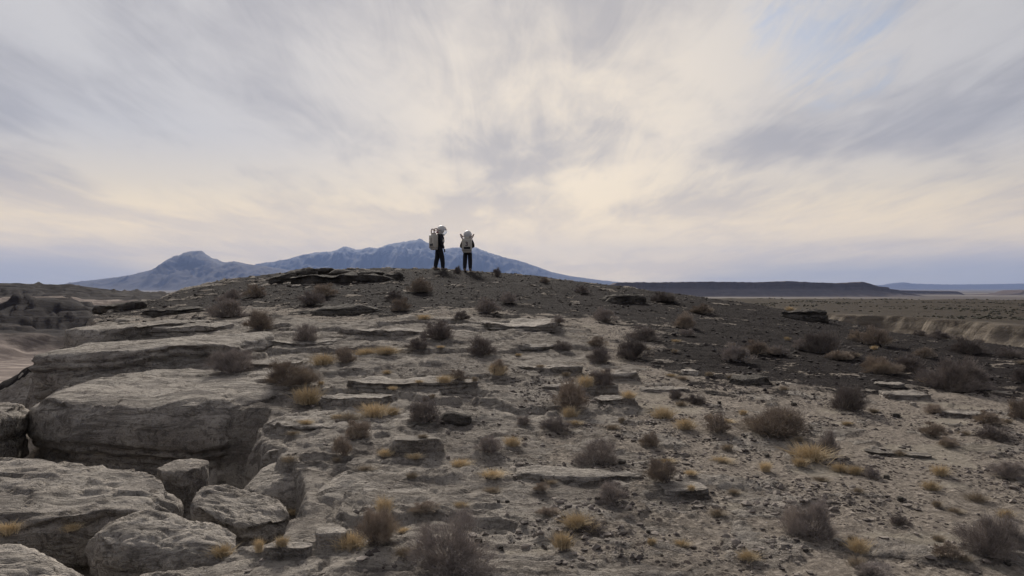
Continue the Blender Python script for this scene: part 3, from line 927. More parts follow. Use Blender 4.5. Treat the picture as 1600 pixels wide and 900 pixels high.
# ------------------------------------------------------------------ loose gravel (nobody could count it)
def pebbles(name, n, rmin, rmax, smin, smax, mat, seed, label, keep):
    rng = np.random.default_rng(seed)
    ico = bmesh.new()
    bmesh.ops.create_icosphere(ico, subdivisions=1, radius=1.0)
    bv = np.array([v.co[:] for v in ico.verts])
    bf = np.array([[v.index for v in f.verts] for f in ico.faces])
    ico.free()
    a = rng.uniform(-40, 40, n * 4)
    r = np.sqrt(rng.uniform(0, 1, n * 4) ** 1.25 * (rmax ** 2 - rmin ** 2) + rmin ** 2)
    x, y = r * np.sin(np.radians(a)), r * np.cos(np.radians(a))
    ok = keep(x, y, rng)
    x, y = x[ok][:n], y[ok][:n]
    z = Hq(x, y)
    k = len(x)
    s = smin * (smax / smin) ** (rng.uniform(0, 1, k) ** 2.2)
    V = np.repeat(bv[None], k, 0) * (1 + 0.28 * rng.standard_normal((k, len(bv), 1)))
    V *= (s[:, None] * np.c_[rng.uniform(0.7, 1.3, k), rng.uniform(0.7, 1.3, k), rng.uniform(0.35, 0.75, k)])[:, None, :]
    t = rng.uniform(0, 6.28, k)
    ct, st = np.cos(t)[:, None], np.sin(t)[:, None]
    X = V[:, :, 0] * ct - V[:, :, 1] * st + x[:, None]
    Y = V[:, :, 0] * st + V[:, :, 1] * ct + y[:, None]
    Z = V[:, :, 2] + (z + s * 0.15)[:, None]
    F = bf[None] + (np.arange(k) * len(bv))[:, None, None]
    tone = np.repeat(rng.uniform(0, 1, k), len(bv))
    me = mesh_np(name, np.stack([X, Y, Z], -1).reshape(-1, 3), None, F.reshape(-1, 3), False, dict(tone=tone), mat)
    o = link(name, me)
    return tag(o, label, 'gravel', None, 'stuff')


def pebble_mat(name, a, b):
    m, t = new_mat(name)
    tone = t.n('ShaderNodeAttribute', attribute_name='tone').outputs['Fac']
    pos = t.n('ShaderNodeNewGeometry').outputs['Position']
    n = t.noise(pos, 60, 3)
    c = t.mix(tone, a, b)
    c = t.mix(t.math('MULTIPLY', n, 0.4), c, (0.03, 0.026, 0.026))
    principled(t, c, 0.9, None, 0.2)
    return m


def keep_fore(x, y, rng):
    rk, dk, sd = masks(x, y)
    g = poly_sd(x, y, GULLY)
    d = sstep(fbm(x * 1.1, y * 1.4, 4, 171), -0.25, 0.45)
    return (rng.uniform(0, 1, len(x)) < d * (1 - 0.85 * rk * (x < 0)) * (1 - 0.8 * sd)) & (g > 0.25)


def keep_dark(x, y, rng):
    rk, dk, sd = masks(x, y)
    return (rng.uniform(0, 1, len(x)) < dk) & (poly_sd(x, y, FOOT) < 0)


M_peb = pebble_mat('gravel_chips', (0.06, 0.049, 0.046), (0.30, 0.26, 0.23))
M_peb_d = pebble_mat('dark_gravel_chips', (0.016, 0.0135, 0.0135), (0.085, 0.072, 0.067))
pebbles('gravel', 8500, 3.0, 11.0, 0.006, 0.030, M_peb, 5, 'loose brown and grey chips strewn over the foreground soil', keep_fore)
pebbles('gravel', 5000, 9.0, 33.0, 0.014, 0.055, M_peb_d, 6, 'dark broken chips covering the upper and right slope', keep_dark)


# ------------------------------------------------------------------ shrubs and grass
def spikes(base, tip, r0, bend=None):
    """three-sided tapering twigs; bend gives a middle joint"""
    base, tip = np.asarray(base), np.asarray(tip)
    n = len(base)
    ax = tip - base
    ax = ax / (np.linalg.norm(ax, axis=1)[:, None] + 1e-9)
    ref = np.where(np.abs(ax[:, 2:3]) > 0.9, np.array([[1.0, 0, 0]]), np.array([[0, 0, 1.0]]))
    u = np.cross(ax, ref)
    u /= np.linalg.norm(u, axis=1)[:, None] + 1e-9
    v = np.cross(ax, u)
    r0 = np.broadcast_to(np.asarray(r0, float), (n,))[:, None]
    ring = [u * math.cos(a) + v * math.sin(a) for a in (0, 2.094, 4.189)]
    if bend is None:
        V = np.stack([base + g * r0 for g in ring] + [tip], 1)
        F = np.array([[0, 1, 3], [1, 2, 3], [2, 0, 3]])
        k = 4
    else:
        V = np.stack([base + g * r0 for g in ring] + [bend + g * r0 * 0.7 for g in ring] + [tip], 1)
        F = np.array([[0, 1, 4], [0, 4, 3], [1, 2, 5], [1, 5, 4], [2, 0, 3], [2, 3, 5], [3, 4, 6], [4, 5, 6], [5, 3, 6]])
        k = 7
    return V.reshape(-1, 3), (F[None] + (np.arange(n) * k)[:, None, None]).reshape(-1, 3)


def shrub_meshes(seed, dens=1.0, upright=0.0, flat=1.0, thick=1.0):
    """unit shrub: about 1 wide, 0.6 high; returns (stems, twigs) vertex/face pairs"""
    rng = np.random.default_rng(seed)
    ns = 46
    th = rng.uniform(0, 6.283, ns)
    el = np.arccos(rng.uniform(0.05, 1.0, ns)) * (1 - 0.45 * upright)
    L = rng.uniform(0.30, 0.46, ns)
    d = np.c_[np.sin(el) * np.cos(th), np.sin(el) * np.sin(th), np.cos(el) * 1.15 * flat]
    b = np.c_[rng.normal(0, 0.05, ns), rng.normal(0, 0.05, ns), np.full(ns, -0.03)]
    tip = b + d * L[:, None]
    tip[:, 2] = np.maximum(tip[:, 2], 0.03)
    md = b + d * (L * 0.5)[:, None] + rng.normal(0, 0.03, (ns, 3))
    md[:, 2] = np.maximum(md[:, 2], 0.02)
    stems = spikes(b, tip, rng.uniform(0.007, 0.016, ns) * max(thick, 0.8), md)
    # twigs: lumps of fine shoots carried in the outer half of the crown
    nl = 38
    lc_t = rng.uniform(0, 6.283, nl)
    lc_e = np.arccos(rng.uniform(0.0, 1.0, nl)) * (1 - 0.35 * upright)
    lr = rng.uniform(0.18, 0.42, nl)
    lc = np.c_[np.sin(lc_e) * np.cos(lc_t), np.sin(lc_e) * np.sin(lc_t), np.cos(lc_e) * 1.2 * flat] * lr[:, None]
    lobe = 1 + 0.28 * fbm(np.cos(lc_t) * 1.2 + seed * 3.7, np.sin(lc_t) * 1.2 + lc_e, 2, seed)
    lc *= lobe[:, None]
    lsz = rng.uniform(0.55, 1.45, nl)
    lc += np.array([rng.normal(0, 0.06), rng.normal(0, 0.06), 0])
    nt = int(2900 * dens)
    wh = rng.integers(0, nl, nt)
    p0 = lc[wh] + rng.normal(0, 0.058, (nt, 3)) * np.array([1, 1, 0.8]) * lsz[wh][:, None]
    p0[:, 2] = np.maximum(p0[:, 2], 0.015)
    out = p0 / (np.linalg.norm(p0, axis=1)[:, None] + 1e-6)
    dr = out * (0.9 - 0.5 * upright) + rng.normal(0, 0.48, (nt, 3)) + np.array([0, 0, 0.32 + 0.6 * upright])
    dr /= np.linalg.norm(dr, axis=1)[:, None]
    ln = rng.uniform(0.05, 0.135, nt) * (1 + 0.3 * upright)
    p1 = p0 + dr * ln[:, None]
    p1[:, 2] = np.maximum(p1[:, 2], 0.02)
    pm = (p0 + p1) / 2 + rng.normal(0, 0.012, (nt, 3))
    half = nt // 2
    A = spikes(p0[:half], p1[:half], 0.0042 * thick, pm[:half])
    B = spikes(p0[half:], p1[half:], 0.0042 * thick)
    tw = (np.concatenate([A[0], B[0]]), np.concatenate([A[1], B[1] + len(A[0])]))
    return stems, tw


def grass_mesh(seed, n=420, spread=0.20, lean=0.5):
    rng = np.random.default_rng(seed)
    th = rng.uniform(0, 6.283, n)
    rb = np.abs(rng.normal(0, spread, n))
    b = np.c_[rb * np.cos(th), rb * np.sin(th), np.full(n, -0.03)]
    t2 = th + rng.normal(0, 0.7, n)
    ln = rng.uniform(0.35, 0.95, n)
    el = np.abs(rng.normal(0.35, 0.28, n)) * lean * 2
    d = np.c_[np.sin(el) * np.cos(t2), np.sin(el) * np.sin(t2), np.cos(el)]
    m = b + d * (ln * 0.55)[:, None]
    tp = m + (d * np.array([1.5, 1.5, 0.75])) * (ln * 0.45)[:, None]
    tp[:, 2] = np.maximum(tp[:, 2], 0.02)
    return spikes(b, tp, 0.011, m)


def twig_mat(name, a, b, tipc):
    m, t = new_mat(name)
    oi = t.n('ShaderNodeObjectInfo')
    pos = t.n('ShaderNodeTexCoord').outputs['Object']
    n = t.noise(pos, 14.0, 3)
    c = t.mix(t.step(n, 0.35, 0.65), a, b)
    n2 = t.noise(pos, 3.0, 2)
    c = t.mix(t.math('MULTIPLY', t.step(n2, 0.50, 0.68), 0.6), c, tipc)
    hs = t.n('ShaderNodeHueSaturation')
    t.put(hs.inputs['Value'], t.math('ADD', 0.82, t.math('MULTIPLY', oi.outputs['Random'], 0.36)))
    t.put(hs.inputs['Color'], c)
    principled(t, hs.outputs[0], 0.85, None, 0.15)
    return m


TW = {
    'grey': twig_mat('grey_twigs', (0.215, 0.186, 0.172), (0.335, 0.295, 0.270), (0.400, 0.345, 0.295)),
    'brown': twig_mat('brown_twigs', (0.215, 0.175, 0.145), (0.340, 0.282, 0.230), (0.440, 0.365, 0.275)),
    'dark': twig_mat('dark_twigs', (0.135, 0.116, 0.107), (0.225, 0.194, 0.178), (0.290, 0.248, 0.215)),
}
M_stem = plain('woody_stems', (0.20, 0.172, 0.155), 0.9, 0.3, 20)
M_straw = twig_mat('straw', (0.47, 0.365, 0.230), (0.63, 0.515, 0.350), (0.68, 0.58, 0.42))
M_straw_d = twig_mat('dull_straw', (0.27, 0.222, 0.168), (0.40, 0.34, 0.265), (0.45, 0.395, 0.315))

PROTO = {}
for key, args in {'a': (1, 1.0, 0.0, 1.0, 1.0), 'b': (2, 1.0, 0.25, 1.05, 1.0), 'c': (3, 0.8, 0.55, 1.1, 1.1), 'd': (4, 1.1, 0.0, 0.8, 1.0), 'e': (6, 0.9, 0.1, 1.0, 1.1), 'f': (8, 1.0, 0.35, 0.9, 1.0)}.items():
    for hero in (0, 1):
        (sv, sf), (tv, tf) = shrub_meshes(args[0] + 10 * hero, args[1] * (2.5 if hero else 1.0), args[2], args[3], args[4] * (0.55 if hero else 1.25))
        PROTO[key, hero] = (float(np.percentile(np.abs(tv[:, :2]), 96)) * 2, float(np.percentile(tv[:, 2], 98)),
                            mesh_np('stems', sv, None, sf, False, None, M_stem), mesh_np('twigs', tv, None, tf, False, None, TW['grey']))
GRASS = [(mesh_np('blades', *(lambda p: (p[0], None, p[1]))(grass_mesh(20 + i, 380, 0.13 + 0.05 * i, 0.4 + 0.12 * i)), smooth=False, mat=M_straw)) for i in range(3)]
GRASS_D = []
for g_ in GRASS:
    k_ = g_.copy()
    k_.materials[0] = M_straw_d
    GRASS_D.append(k_)
rnd = random.Random(4)


DG = bpy.context.evaluated_depsgraph_get()
DG.update()


def seen(px, py, back):
    """the ground or rock seen in column px, row py, moved back along the ground by `back` picture pixels"""
    d = Vector(((px - 800) / FPX, 1.0, (450 - py) / FPX)).normalized()
    ok_, loc, *_r = sc.ray_cast(DG, Vector((0, 0, 0)), d, distance=58)
    if not ok_:
        loc = at(px, py)
    k = loc.y / FPX
    q = loc + Vector((loc.x, loc.y, 0)).normalized() * (back * k)
    ok2, l2, *_r = sc.ray_cast(DG, Vector((q.x, q.y, q.z + 0.35)), Vector((0, 0, -1)), distance=0.75)
    return (l2 if ok2 else loc), k


def shrub(px, py, wpx, hpx, key, col_, label, group):
    g, k = seen(px, py, wpx * 0.30)
    root = bpy.data.objects.new('shrub', None)
    C.objects.link(root)
    root.empty_display_size = 0.1
    root.location = g
    root.rotation_euler.z = rnd.uniform(0, 6.28)
    hero = 1 if wpx > 58 else 0
    w96, h98, st, tw = PROTO[key, hero]
    s = wpx * k / w96 * 0.88
    root.scale = (s * rnd.uniform(0.92, 1.08), s * rnd.uniform(0.92, 1.08), hpx * k / h98 * 0.86)
    link('stems', st, root)
    tw_o = link('twigs', tw, root)
    tw_o.material_slots[0].link = 'OBJECT'
    tw_o.material_slots[0].material = TW[col_]
    tag(root, label, 'shrub', group)
    return root


def tuft(px, py, wpx, hpx, label, group, dull=False):
    g, k = seen(px, py, wpx * 0.25)
    o = link('grass_tuft', rnd.choice(GRASS_D if dull else GRASS), None, g)
    o.rotation_euler.z = rnd.uniform(0, 6.28)
    s = wpx * k / 1.0
    o.scale = (s, s, hpx * k * 1.25)
    tag(o, label, 'grass tuft', group)
    return o


G1, G2, G3, G4 = 'shrubs in the foreground', 'shrubs on the middle slope', 'shrubs on the right slope', 'shrubs near the crest'
SHR = [
    (702, 905, 146, 92, 'a', 'grey', 'largest grey shrub, at the bottom edge near the centre', G1),
    (585, 856, 72, 62, 'c', 'brown', 'upright brown shrub mixed with straw and pale seed heads above the cleft', G1),
    (942, 722, 74, 40, 'a', 'grey', 'round grey shrub on the curved ledge in the centre foreground', G1),
    (1214, 684, 98, 46, 'f', 'brown', 'wide brown-topped shrub above a patch of bare sand', G1),
    (1272, 846, 92, 56, 'd', 'grey', 'dark grey domed shrub in the lower right foreground', G1),
    (1550, 876, 108, 62, 'd', 'grey', 'wide purple-grey shrub in the bottom right corner', G1),
    (1478, 872, 52, 22, 'e', 'brown', 'low brown shrub left of the bottom right corner shrub', G1),
    (1364, 905, 56, 18, 'a', 'grey', 'grey shrub cut by the bottom edge at the right', G1),
    (957, 787, 46, 34, 'a', 'grey', 'small grey shrub below the curved ledge', G1),
    (1040, 757, 62, 34, 'c', 'brown', 'sparse fan-shaped brown shrub on the broken ledge', G1),
    (922, 834, 54, 16, 'd', 'dark', 'low mat-like dark shrub with straw at its left', G1),
    (1320, 644, 64, 40, 'b', 'dark', 'rounded dark shrub on the right slope with a soft shadow', G3),
    (1488, 612, 118, 52, 'd', 'dark', 'widest dark shrub on the right slope', G3),
    (1124, 680, 44, 30, 'c', 'brown', 'tan-tipped shrub left of the wide brown-topped one', G1),
    (1292, 716, 34, 42, 'c', 'grey', 'narrow grey shrub right of the big straw tuft', G1),
    (890, 644, 58, 48, 'b', 'brown', 'tallest round shrub in the centre, straw at its foot', G2),
    (946, 616, 42, 26, 'a', 'dark', 'dark shrub on the ledge right of the tallest central shrub', G2),
    (868, 674, 48, 22, 'd', 'grey', 'low grey shrub below the tallest central shrub', G2),
    (820, 665, 26, 14, 'a', 'grey', 'tiny grey shrub left of the low central one', G2),
    (666, 664, 56, 38, 'a', 'grey', 'grey shrub leaning over a black crumbly mound', G2),
    (763, 710, 42, 28, 'b', 'grey', 'small domed shrub right of the square-cut ledge', G1),
    (555, 686, 44, 30, 'a', 'brown', 'domed brown shrub on top of the blunt ledge', G1),
    (538, 722, 34, 32, 'c', 'brown', 'upright wispy shrub in front of the blunt ledge', G1),
    (1015, 700, 34, 22, 'b', 'brown', 'small brown shrub right of the round grey one', G1),
    (366, 586, 78, 40, 'b', 'grey', 'purple-grey shrub on the left bedrock above the largest block', G2),
    (450, 604, 92, 36, 'd', 'brown', 'broad tan-topped shrub right of the purple-grey one', G2),
    (476, 534, 42, 28, 'a', 'grey', 'domed grey shrub on the left bedrock', G2),
    (405, 518, 44, 32, 'c', 'brown', 'upright brown shrub on the left bedrock', G2),
    (353, 497, 52, 34, 'a', 'grey', 'grey shrub nearest the left cliff edge', G2),
    (364, 467, 34, 16, 'e', 'grey', 'farther of two grey shrubs near the left cliff edge', G4),
    (400, 466, 42, 22, 'e', 'brown', 'brown-grey shrub left of the dark crest rocks', G4),
    (508, 464, 42, 22, 'a', 'brown', 'brown shrub just below the dark crest rocks', G4),
    (486, 478, 44, 20, 'd', 'dark', 'flat dark shrub below the dark crest rocks', G4),
    (655, 458, 42, 24, 'b', 'brown', 'domed shrub below the taller figure', G4),
    (628, 486, 34, 22, 'a', 'brown', 'brown shrub left of and below the taller figure', G4),
    (614, 470, 32, 16, 'e', 'dark', 'dark low shrub left of the domed one below the figures', G4),
    (715, 427, 14, 12, 'b', 'dark', 'tiny shrub on the skyline between the two figures', G4),
    (776, 432, 15, 14, 'b', 'dark', 'tiny shrub on the skyline right of the shorter figure', G4),
    (850, 442, 16, 10, 'e', 'brown', 'tiny pale shrub on the skyline, second right of the shorter figure', G4),
    (910, 458, 24, 13, 'e', 'dark', 'small dark shrub on the skyline left of the mesa', G4),
    (760, 488, 46, 24, 'b', 'grey', 'grey domed shrub on the dark slope below the shorter figure', G4),
    (796, 475, 32, 18, 'e', 'grey', 'smaller grey shrub up and right of the domed one', G4),
    (721, 502, 28, 15, 'a', 'dark', 'small dark shrub in the gap left of the broad pale slab', G4),
    (686, 534, 52, 30, 'd', 'dark', 'left of the twin dark shrubs on the middle slope', G2),
    (750, 556, 50, 32, 'b', 'dark', 'right of the twin dark shrubs on the middle slope', G2),
    (650, 553, 38, 18, 'e', 'dark', 'low dark shrub left of the twin dark shrubs', G2),
    (543, 568, 34, 28, 'c', 'brown', 'upright brown shrub among straw tufts on the left bedrock', G2),
    (776, 587, 28, 24, 'c', 'brown', 'small brown shrub below the twin dark shrubs', G2),
    (718, 606, 34, 18, 'e', 'brown', 'small shrub with straw on the longest ledge', G2),
    (990, 564, 52, 36, 'b', 'dark', 'tall dark shrub at the edge of the dark gravel', G2),
    (1005, 533, 46, 24, 'a', 'grey', 'grey shrub behind the tall dark one', G2),
    (937, 568, 38, 26, 'b', 'dark', 'dark shrub left of the tall dark one', G2),
    (935, 543, 32, 16, 'e', 'brown', 'straw-mixed shrub above the dark one on the pale bedrock', G2),
    (878, 548, 32, 15, 'd', 'dark', 'low dark shrub on the pale bedrock right of centre', G2),
    (1058, 624, 22, 15, 'a', 'dark', 'left of two small dark shrubs by the grey ledge', G2),
    (1086, 632, 32, 14, 'd', 'dark', 'right of two small dark shrubs by the grey ledge', G2),
    (945, 503, 36, 22, 'b', 'grey', 'grey shrub on the dark slope left of the skyline rocks', G4),
    (872, 505, 22, 11, 'e', 'grey', 'tiny grey shrub right of the broad pale slab', G4),
    (1072, 513, 36, 26, 'b', 'brown', 'tan shrub on the dark slope below the mesa', G4),
    (1076, 526, 26, 12, 'a', 'grey', 'small shrub just under the tan one on the dark slope', G4),
    (1036, 473, 50, 16, 'd', 'dark', 'dark low shrub on the skyline below the mesa', G4),
    (1096, 491, 40, 16, 'e', 'brown', 'brown shrub on the skyline right of the low dark one', G4),
    (1150, 565, 52, 30, 'b', 'grey', 'left of a pair of rounded shrubs on the dark slope', G3),
    (1181, 553, 40, 22, 'a', 'brown', 'right of a pair of rounded shrubs on the dark slope', G3),
    (1214, 556, 36, 14, 'd', 'grey', 'low shrub right of the rounded pair', G3),
    (1286, 553, 62, 38, 'b', 'dark', 'big dark bush below the dark rock rim', G3),
    (1250, 547, 30, 20, 'e', 'grey', 'small grey shrub hugging the left of the big dark bush', G3),
    (1340, 533, 28, 18, 'e', 'brown', 'faint brown shrub on the skyline before the badlands', G3),
    (1370, 541, 44, 30, 'b', 'brown', 'rounded brown shrub on the skyline before the badlands', G3),
    (1312, 564, 42, 14, 'd', 'brown', 'low shrub below the big dark bush', G3),
    (1330, 558, 20, 10, 'e', 'brown', 'tiny straw-coloured shrub right of the big dark bush', G3),
    (1376, 584, 66, 26, 'd', 'brown', 'spreading brown shrub left of the widest dark one', G3),
    (1424, 582, 50, 28, 'a', 'dark', 'dark shrub joining the left of the widest dark one', G3),
    (1440, 560, 34, 18, 'c', 'brown', 'pale grass-like shrub above the widest dark one', G3),
    (1510, 552, 56, 26, 'd', 'dark', 'dark shrub on the skyline at the right', G3),
    (1468, 530, 36, 14, 'e', 'dark', 'small shrub on the skyline in front of the gullies', G3),
    (1440, 524, 24, 10, 'e', 'dark', 'tiny shrub on the skyline in front of the gullies', G3),
    (1576, 560, 42, 16, 'd', 'dark', 'low dark shrub near the right edge at the skyline', G3),
    (1596, 598, 30, 26, 'b', 'dark', 'dark shrub cut by the right edge', G3),
    (1596, 652, 34, 32, 'a', 'brown', 'brown shrub cut by the right edge, the nearer one', G3),
    (1458, 684, 38, 20, 'a', 'brown', 'upper of two small brown shrubs below the grey slab', G1),
    (1480, 698, 32, 14, 'd', 'brown', 'lower of two small brown shrubs below the grey slab', G1),
    (1544, 664, 38, 20, 'a', 'brown', 'upper shrub of the knot near the right edge', G1),
    (1552, 688, 54, 20, 'd', 'dark', 'lower shrub of the knot near the right edge', G1),
    (1460, 648, 34, 16, 'c', 'brown', 'small brown shrub left of the grey slab', G3),
    (1576, 750, 64, 22, 'd', 'grey', 'low spreading grey shrub at the right edge', G1),
    (1362, 748, 30, 18, 'e', 'grey', 'tiny grey shrub ending the row of straw tufts', G1),
    (1405, 822, 30, 14, 'd', 'dark', 'tiny dark mat shrub right of the domed foreground one', G1),
    (846, 770, 26, 13, 'e', 'brown', 'tiny brown shrub under the left end of the curved ledge', G1),
    (858, 808, 40, 10, 'd', 'brown', 'flat dead brush on the gravel left of centre', G1),
    (664, 806, 48, 16, 'e', 'brown', 'dry flattened brush above the largest grey shrub', G1),
]
for a_ in SHR:
    shrub(*a_)

TG = 'straw grass tufts'
for a_ in [
    (480, 636, 44, 32, 'leaning straw tuft beside the broad tan-topped shrub'),
    (586, 652, 46, 26, 'bright straw tuft at the foot of the thick ledge'),
    (614, 650, 28, 14, 'small straw tuft just right of the bright one by the ledge'),
    (1266, 718, 56, 30, 'biggest straw tuft, beside the bare sand patch'),
    (1250, 730, 34, 14, 'low straw tuft in front of the biggest one'),
    (1312, 738, 28, 16, 'first straw tuft in the row right of the biggest one'),
    (1336, 742, 26, 16, 'second straw tuft in the row right of the biggest one'),
    (1342, 866, 30, 26, 'straw tuft right of the domed foreground shrub'),
    (1340, 888, 40, 18, 'flattened straw tuft at the bottom right of the domed shrub'),
    (880, 860, 44, 28, 'straw tuft at the bottom centre on gravel'),
    (902, 828, 44, 24, 'straw tuft growing through the low mat-like shrub'),
    (548, 858, 44, 28, 'straw tuft left of the upright brown foreground shrub'),
    (345, 874, 50, 18, 'straw tuft in front of the squat layered boulder'),
    (405, 868, 20, 24, 'thin straw tuft at the mouth of the narrow cleft'),
    (1470, 744, 26, 20, 'upper straw tuft on the right foreground slope'),
    (1454, 766, 22, 18, 'lower straw tuft on the right foreground slope'),
    (1526, 784, 28, 16, 'greenish straw tuft near the right edge'),
    (1036, 654, 30, 24, 'straw tuft below the two small dark shrubs'),
    (1070, 672, 26, 20, 'straw tuft left of the tan-tipped shrub'),
    (916, 606, 28, 22, 'straw tuft behind the dark ledge shrub'),
    (890, 652, 24, 22, 'straw tuft at the foot of the tallest central shrub'),
    (982, 628, 18, 14, 'small straw tuft at the right end of the long low ledge'),
    (505, 570, 32, 22, 'straw tuft left of the upright brown shrub on the left bedrock'),
    (572, 553, 36, 14, 'left end of the straw strip on the left bedrock'),
    (604, 556, 40, 14, 'right end of the straw strip on the left bedrock'),
    (694, 610, 24, 14, 'straw tuft on the longest ledge'),
    (778, 588, 26, 20, 'straw tuft by the small brown shrub below the twins'),
    (720, 730, 32, 14, 'straw tuft right of the square-cut ledge'),
    (770, 748, 34, 12, 'straw tuft below the small domed shrub'),
    (800, 698, 24, 18, 'thin straw tuft right of the small domed shrub'),
    (601, 716, 22, 14, 'straw tuft at the left corner of the square-cut ledge'),
    (600, 806, 26, 34, 'straw plume above the upright brown foreground shrub'),
    (12, 842, 50, 20, 'straw tuft on the wide slab at the left edge'),
    (112, 862, 30, 14, 'straw tuft between the wide slab and the corner shelf'),
    (545, 655, 40, 14, 'dull straw tuft left of the bright one by the ledge'),
    (1128, 722, 26, 10, 'tiny straw tuft right of the round grey shrub'),
    (1196, 738, 26, 18, 'tiny straw tuft left of the biggest one'),
    (662, 268 + 232, 22, 10, 'tiny straw tuft on the dark slope below the domed shrub'),
    (1446, 598, 20, 10, 'tiny yellow tuft in front of the widest dark shrub'),
    (1235, 480, 18, 9, 'pale straw tuft behind the dark rock rim'),
    (1585, 640, 14, 12, 'thin straw tuft beside the right edge shrubs'),
]:
    tuft(*a_, TG, dull=('dull' in a_[4] or 'greenish' in a_[4] or 'flattened' in a_[4]))
# wisps too small to tell apart
rw = random.Random(9)
nw = 0
while nw < 76:
    px, py = rw.uniform(430, 1600), rw.uniform(525, 890)
    s = 9 + 16 * (py - 500) / 400
    nw += 1
    where = 'on the right-hand slope' if px > 1150 else ('on the gravel in front' if py > 680 else 'on the bare bedrock in the middle')
    tuft(px, py, s * rw.uniform(0.8, 1.5), s * rw.uniform(0.35, 0.7), 'tiny dry grass wisp ' + where, 'tiny dry grass wisps ' + where, dull=rw.random() < 0.6)

# loose stones big enough to pick out
rs = random.Random(12)
for i in range(34):
    px, py = rs.uniform(620, 1590), rs.uniform(560, 885)
    s = rs.uniform(7, 15) * (0.7 + 0.5 * (py - 560) / 320)
    dk = rs.random() < 0.65
    stone_at(px, py, s, s * rs.uniform(0.35, 0.6), rs.uniform(0.7, 1.1), 400 + i, 'dark angular loose stone lying on the gravel' if dk else 'pale angular loose stone lying on the gravel', name='loose_stone',
             mat=M_rock_dark if dk else M_rock_pale, rz=rs.uniform(0, 180), cat='stone', group='dark loose stones on the gravel' if dk else 'pale loose stones on the gravel', n=7, p=3.0, pz=3.5, rough=0.25, strata=0.05, irregular=0.4, layers=2)

# far scrub on the plateau beyond the ravine
rng = np.random.default_rng(77)
N = 9000
az = rng.uniform(16, 42, N)
r = rng.uniform(165, 520, N)
R0_ = np.interp(az, [-20, 20, 23, 28, 32, 34.5, 60], [210, 200, 188, 172, 152, 142, 120])
ok = (r > R0_ + 4) & (fbm(r * np.sin(np.radians(az)) / 28, r * np.cos(np.radians(az)) / 40, 3, 501) + rng.normal(0, 0.18, N) > 0.30)
az, r = np.radians(az[ok]), r[ok]
x, y = r * np.sin(az), r * np.cos(az)
z = H(x, y)
k = len(x)
ico = bmesh.new()
bmesh.ops.create_icosphere(ico, subdivisions=1, radius=1.0)
bv = np.array([v.co[:] for v in ico.verts])
bf = np.array([[v.index for v in f.verts] for f in ico.faces])
ico.free()
s = 0.12 * 4 ** rng.uniform(0, 1, k)
V = np.repeat(bv[None], k, 0) * (1 + 0.25 * rng.standard_normal((k, len(bv), 1))) * (s[:, None, None] * np.array([1.2, 1.2, 0.7]))
V += np.stack([x, y, z + 0.2 * s], -1)[:, None, :]
me = mesh_np('far_scrub', V.reshape(-1, 3), None, (bf[None] + (np.arange(k) * len(bv))[:, None, None]).reshape(-1, 3), False, None,
             plain('far_scrub', (0.050, 0.046, 0.032), 0.95, 0.4, 0.2))
tag(link('far_scrub', me), 'scattered dark scrub on the plateau beyond the gullied badlands', 'scrub', None, 'stuff')


# ------------------------------------------------------------------ the two suited figures
M_suit = plain('black_flight_suit', (0.020, 0.020, 0.026), 0.85, 0.3, 18)
M_boot = plain('dusty_boots', (0.20, 0.155, 0.13), 0.9, 0.25, 25)
M_glove = plain('dark_gloves', (0.022, 0.022, 0.028), 0.8, 0.2, 30)
M_skin = plain('skin', (0.42, 0.26, 0.19), 0.55, 0.08, 30)
M_hair = plain('hair', (0.045, 0.03, 0.022), 0.7, 0.3, 60)
M_shell = plain('white_shell', (0.58, 0.58, 0.58), 0.5, 0.05, 12, 0.5)
M_pack = plain('off_white_pack', (0.50, 0.47, 0.41), 0.5, 0.06, 9, 0.4)
M_black = plain('black_panel', (0.012, 0.012, 0.014), 0.5, 0.2, 20)
M_mark = plain('dark_mark', (0.055, 0.03, 0.05), 0.6, 0.1, 20)
M_red = plain('red_patch', (0.22, 0.045, 0.06), 0.6, 0.15, 20)
M_hose = plain('grey_hose', (0.50, 0.40, 0.37), 0.5, 0.1, 40)
M_visor, _t = new_mat('clear_visor')
_p = principled(_t, (0.85, 0.87, 0.90), 0.04, None, 0.5)
_p.inputs['Transmission Weight'].default_value = 0.9
_p.inputs['IOR'].default_value = 1.2


def skin_mesh(name, verts, edges, radii, root, mats, mat_of=None, sub=2):
    me = bpy.data.meshes.new(name)
    me.from_pydata(verts, edges, [])
    o = bpy.data.objects.new(name, me)
    C.objects.link(o)
    md = o.modifiers.new('skin', 'SKIN')
    md.use_smooth_shade = True
    sv = me.skin_vertices[0].data
    for i, r_ in enumerate(radii):
        sv[i].radius = r_ if isinstance(r_, tuple) else (r_, r_)
        sv[i].use_root = (i == root)
    o.modifiers.new('sub', 'SUBSURF').levels = sub
    dg = bpy.context.evaluated_depsgraph_get()
    dg.update()
    out = bpy.data.meshes.new_from_object(o.evaluated_get(dg))
    out.name = name
    bpy.data.objects.remove(o)
    bpy.data.meshes.remove(me)
    out.materials.clear()
    for m in mats:
        out.materials.append(m)
    if mat_of:
        for p in out.polygons:
            p.material_index = mat_of(p.center)
    return out


def bm_mesh(name, fn, mat, smooth=True):
    bm = bmesh.new()
    fn(bm)
    me = bpy.data.meshes.new(name)
    bm.to_mesh(me)
    bm.free()
    for p in me.polygons:
        p.use_smooth = smooth
    me.materials.append(mat)
    return me


def rbox(bm, c, size, bev=0.02, seg=3):
    g = bmesh.ops.create_cube(bm, size=1.0)
    bmesh.ops.scale(bm, vec=size, verts=g['verts'])
    bmesh.ops.translate(bm, vec=c, verts=g['verts'])
    es = list({e for v in g['verts'] for e in v.link_edges})
    if bev > 0:
        bmesh.ops.bevel(bm, geom=es, offset=bev, segments=seg, affect='EDGES', profile=0.5)


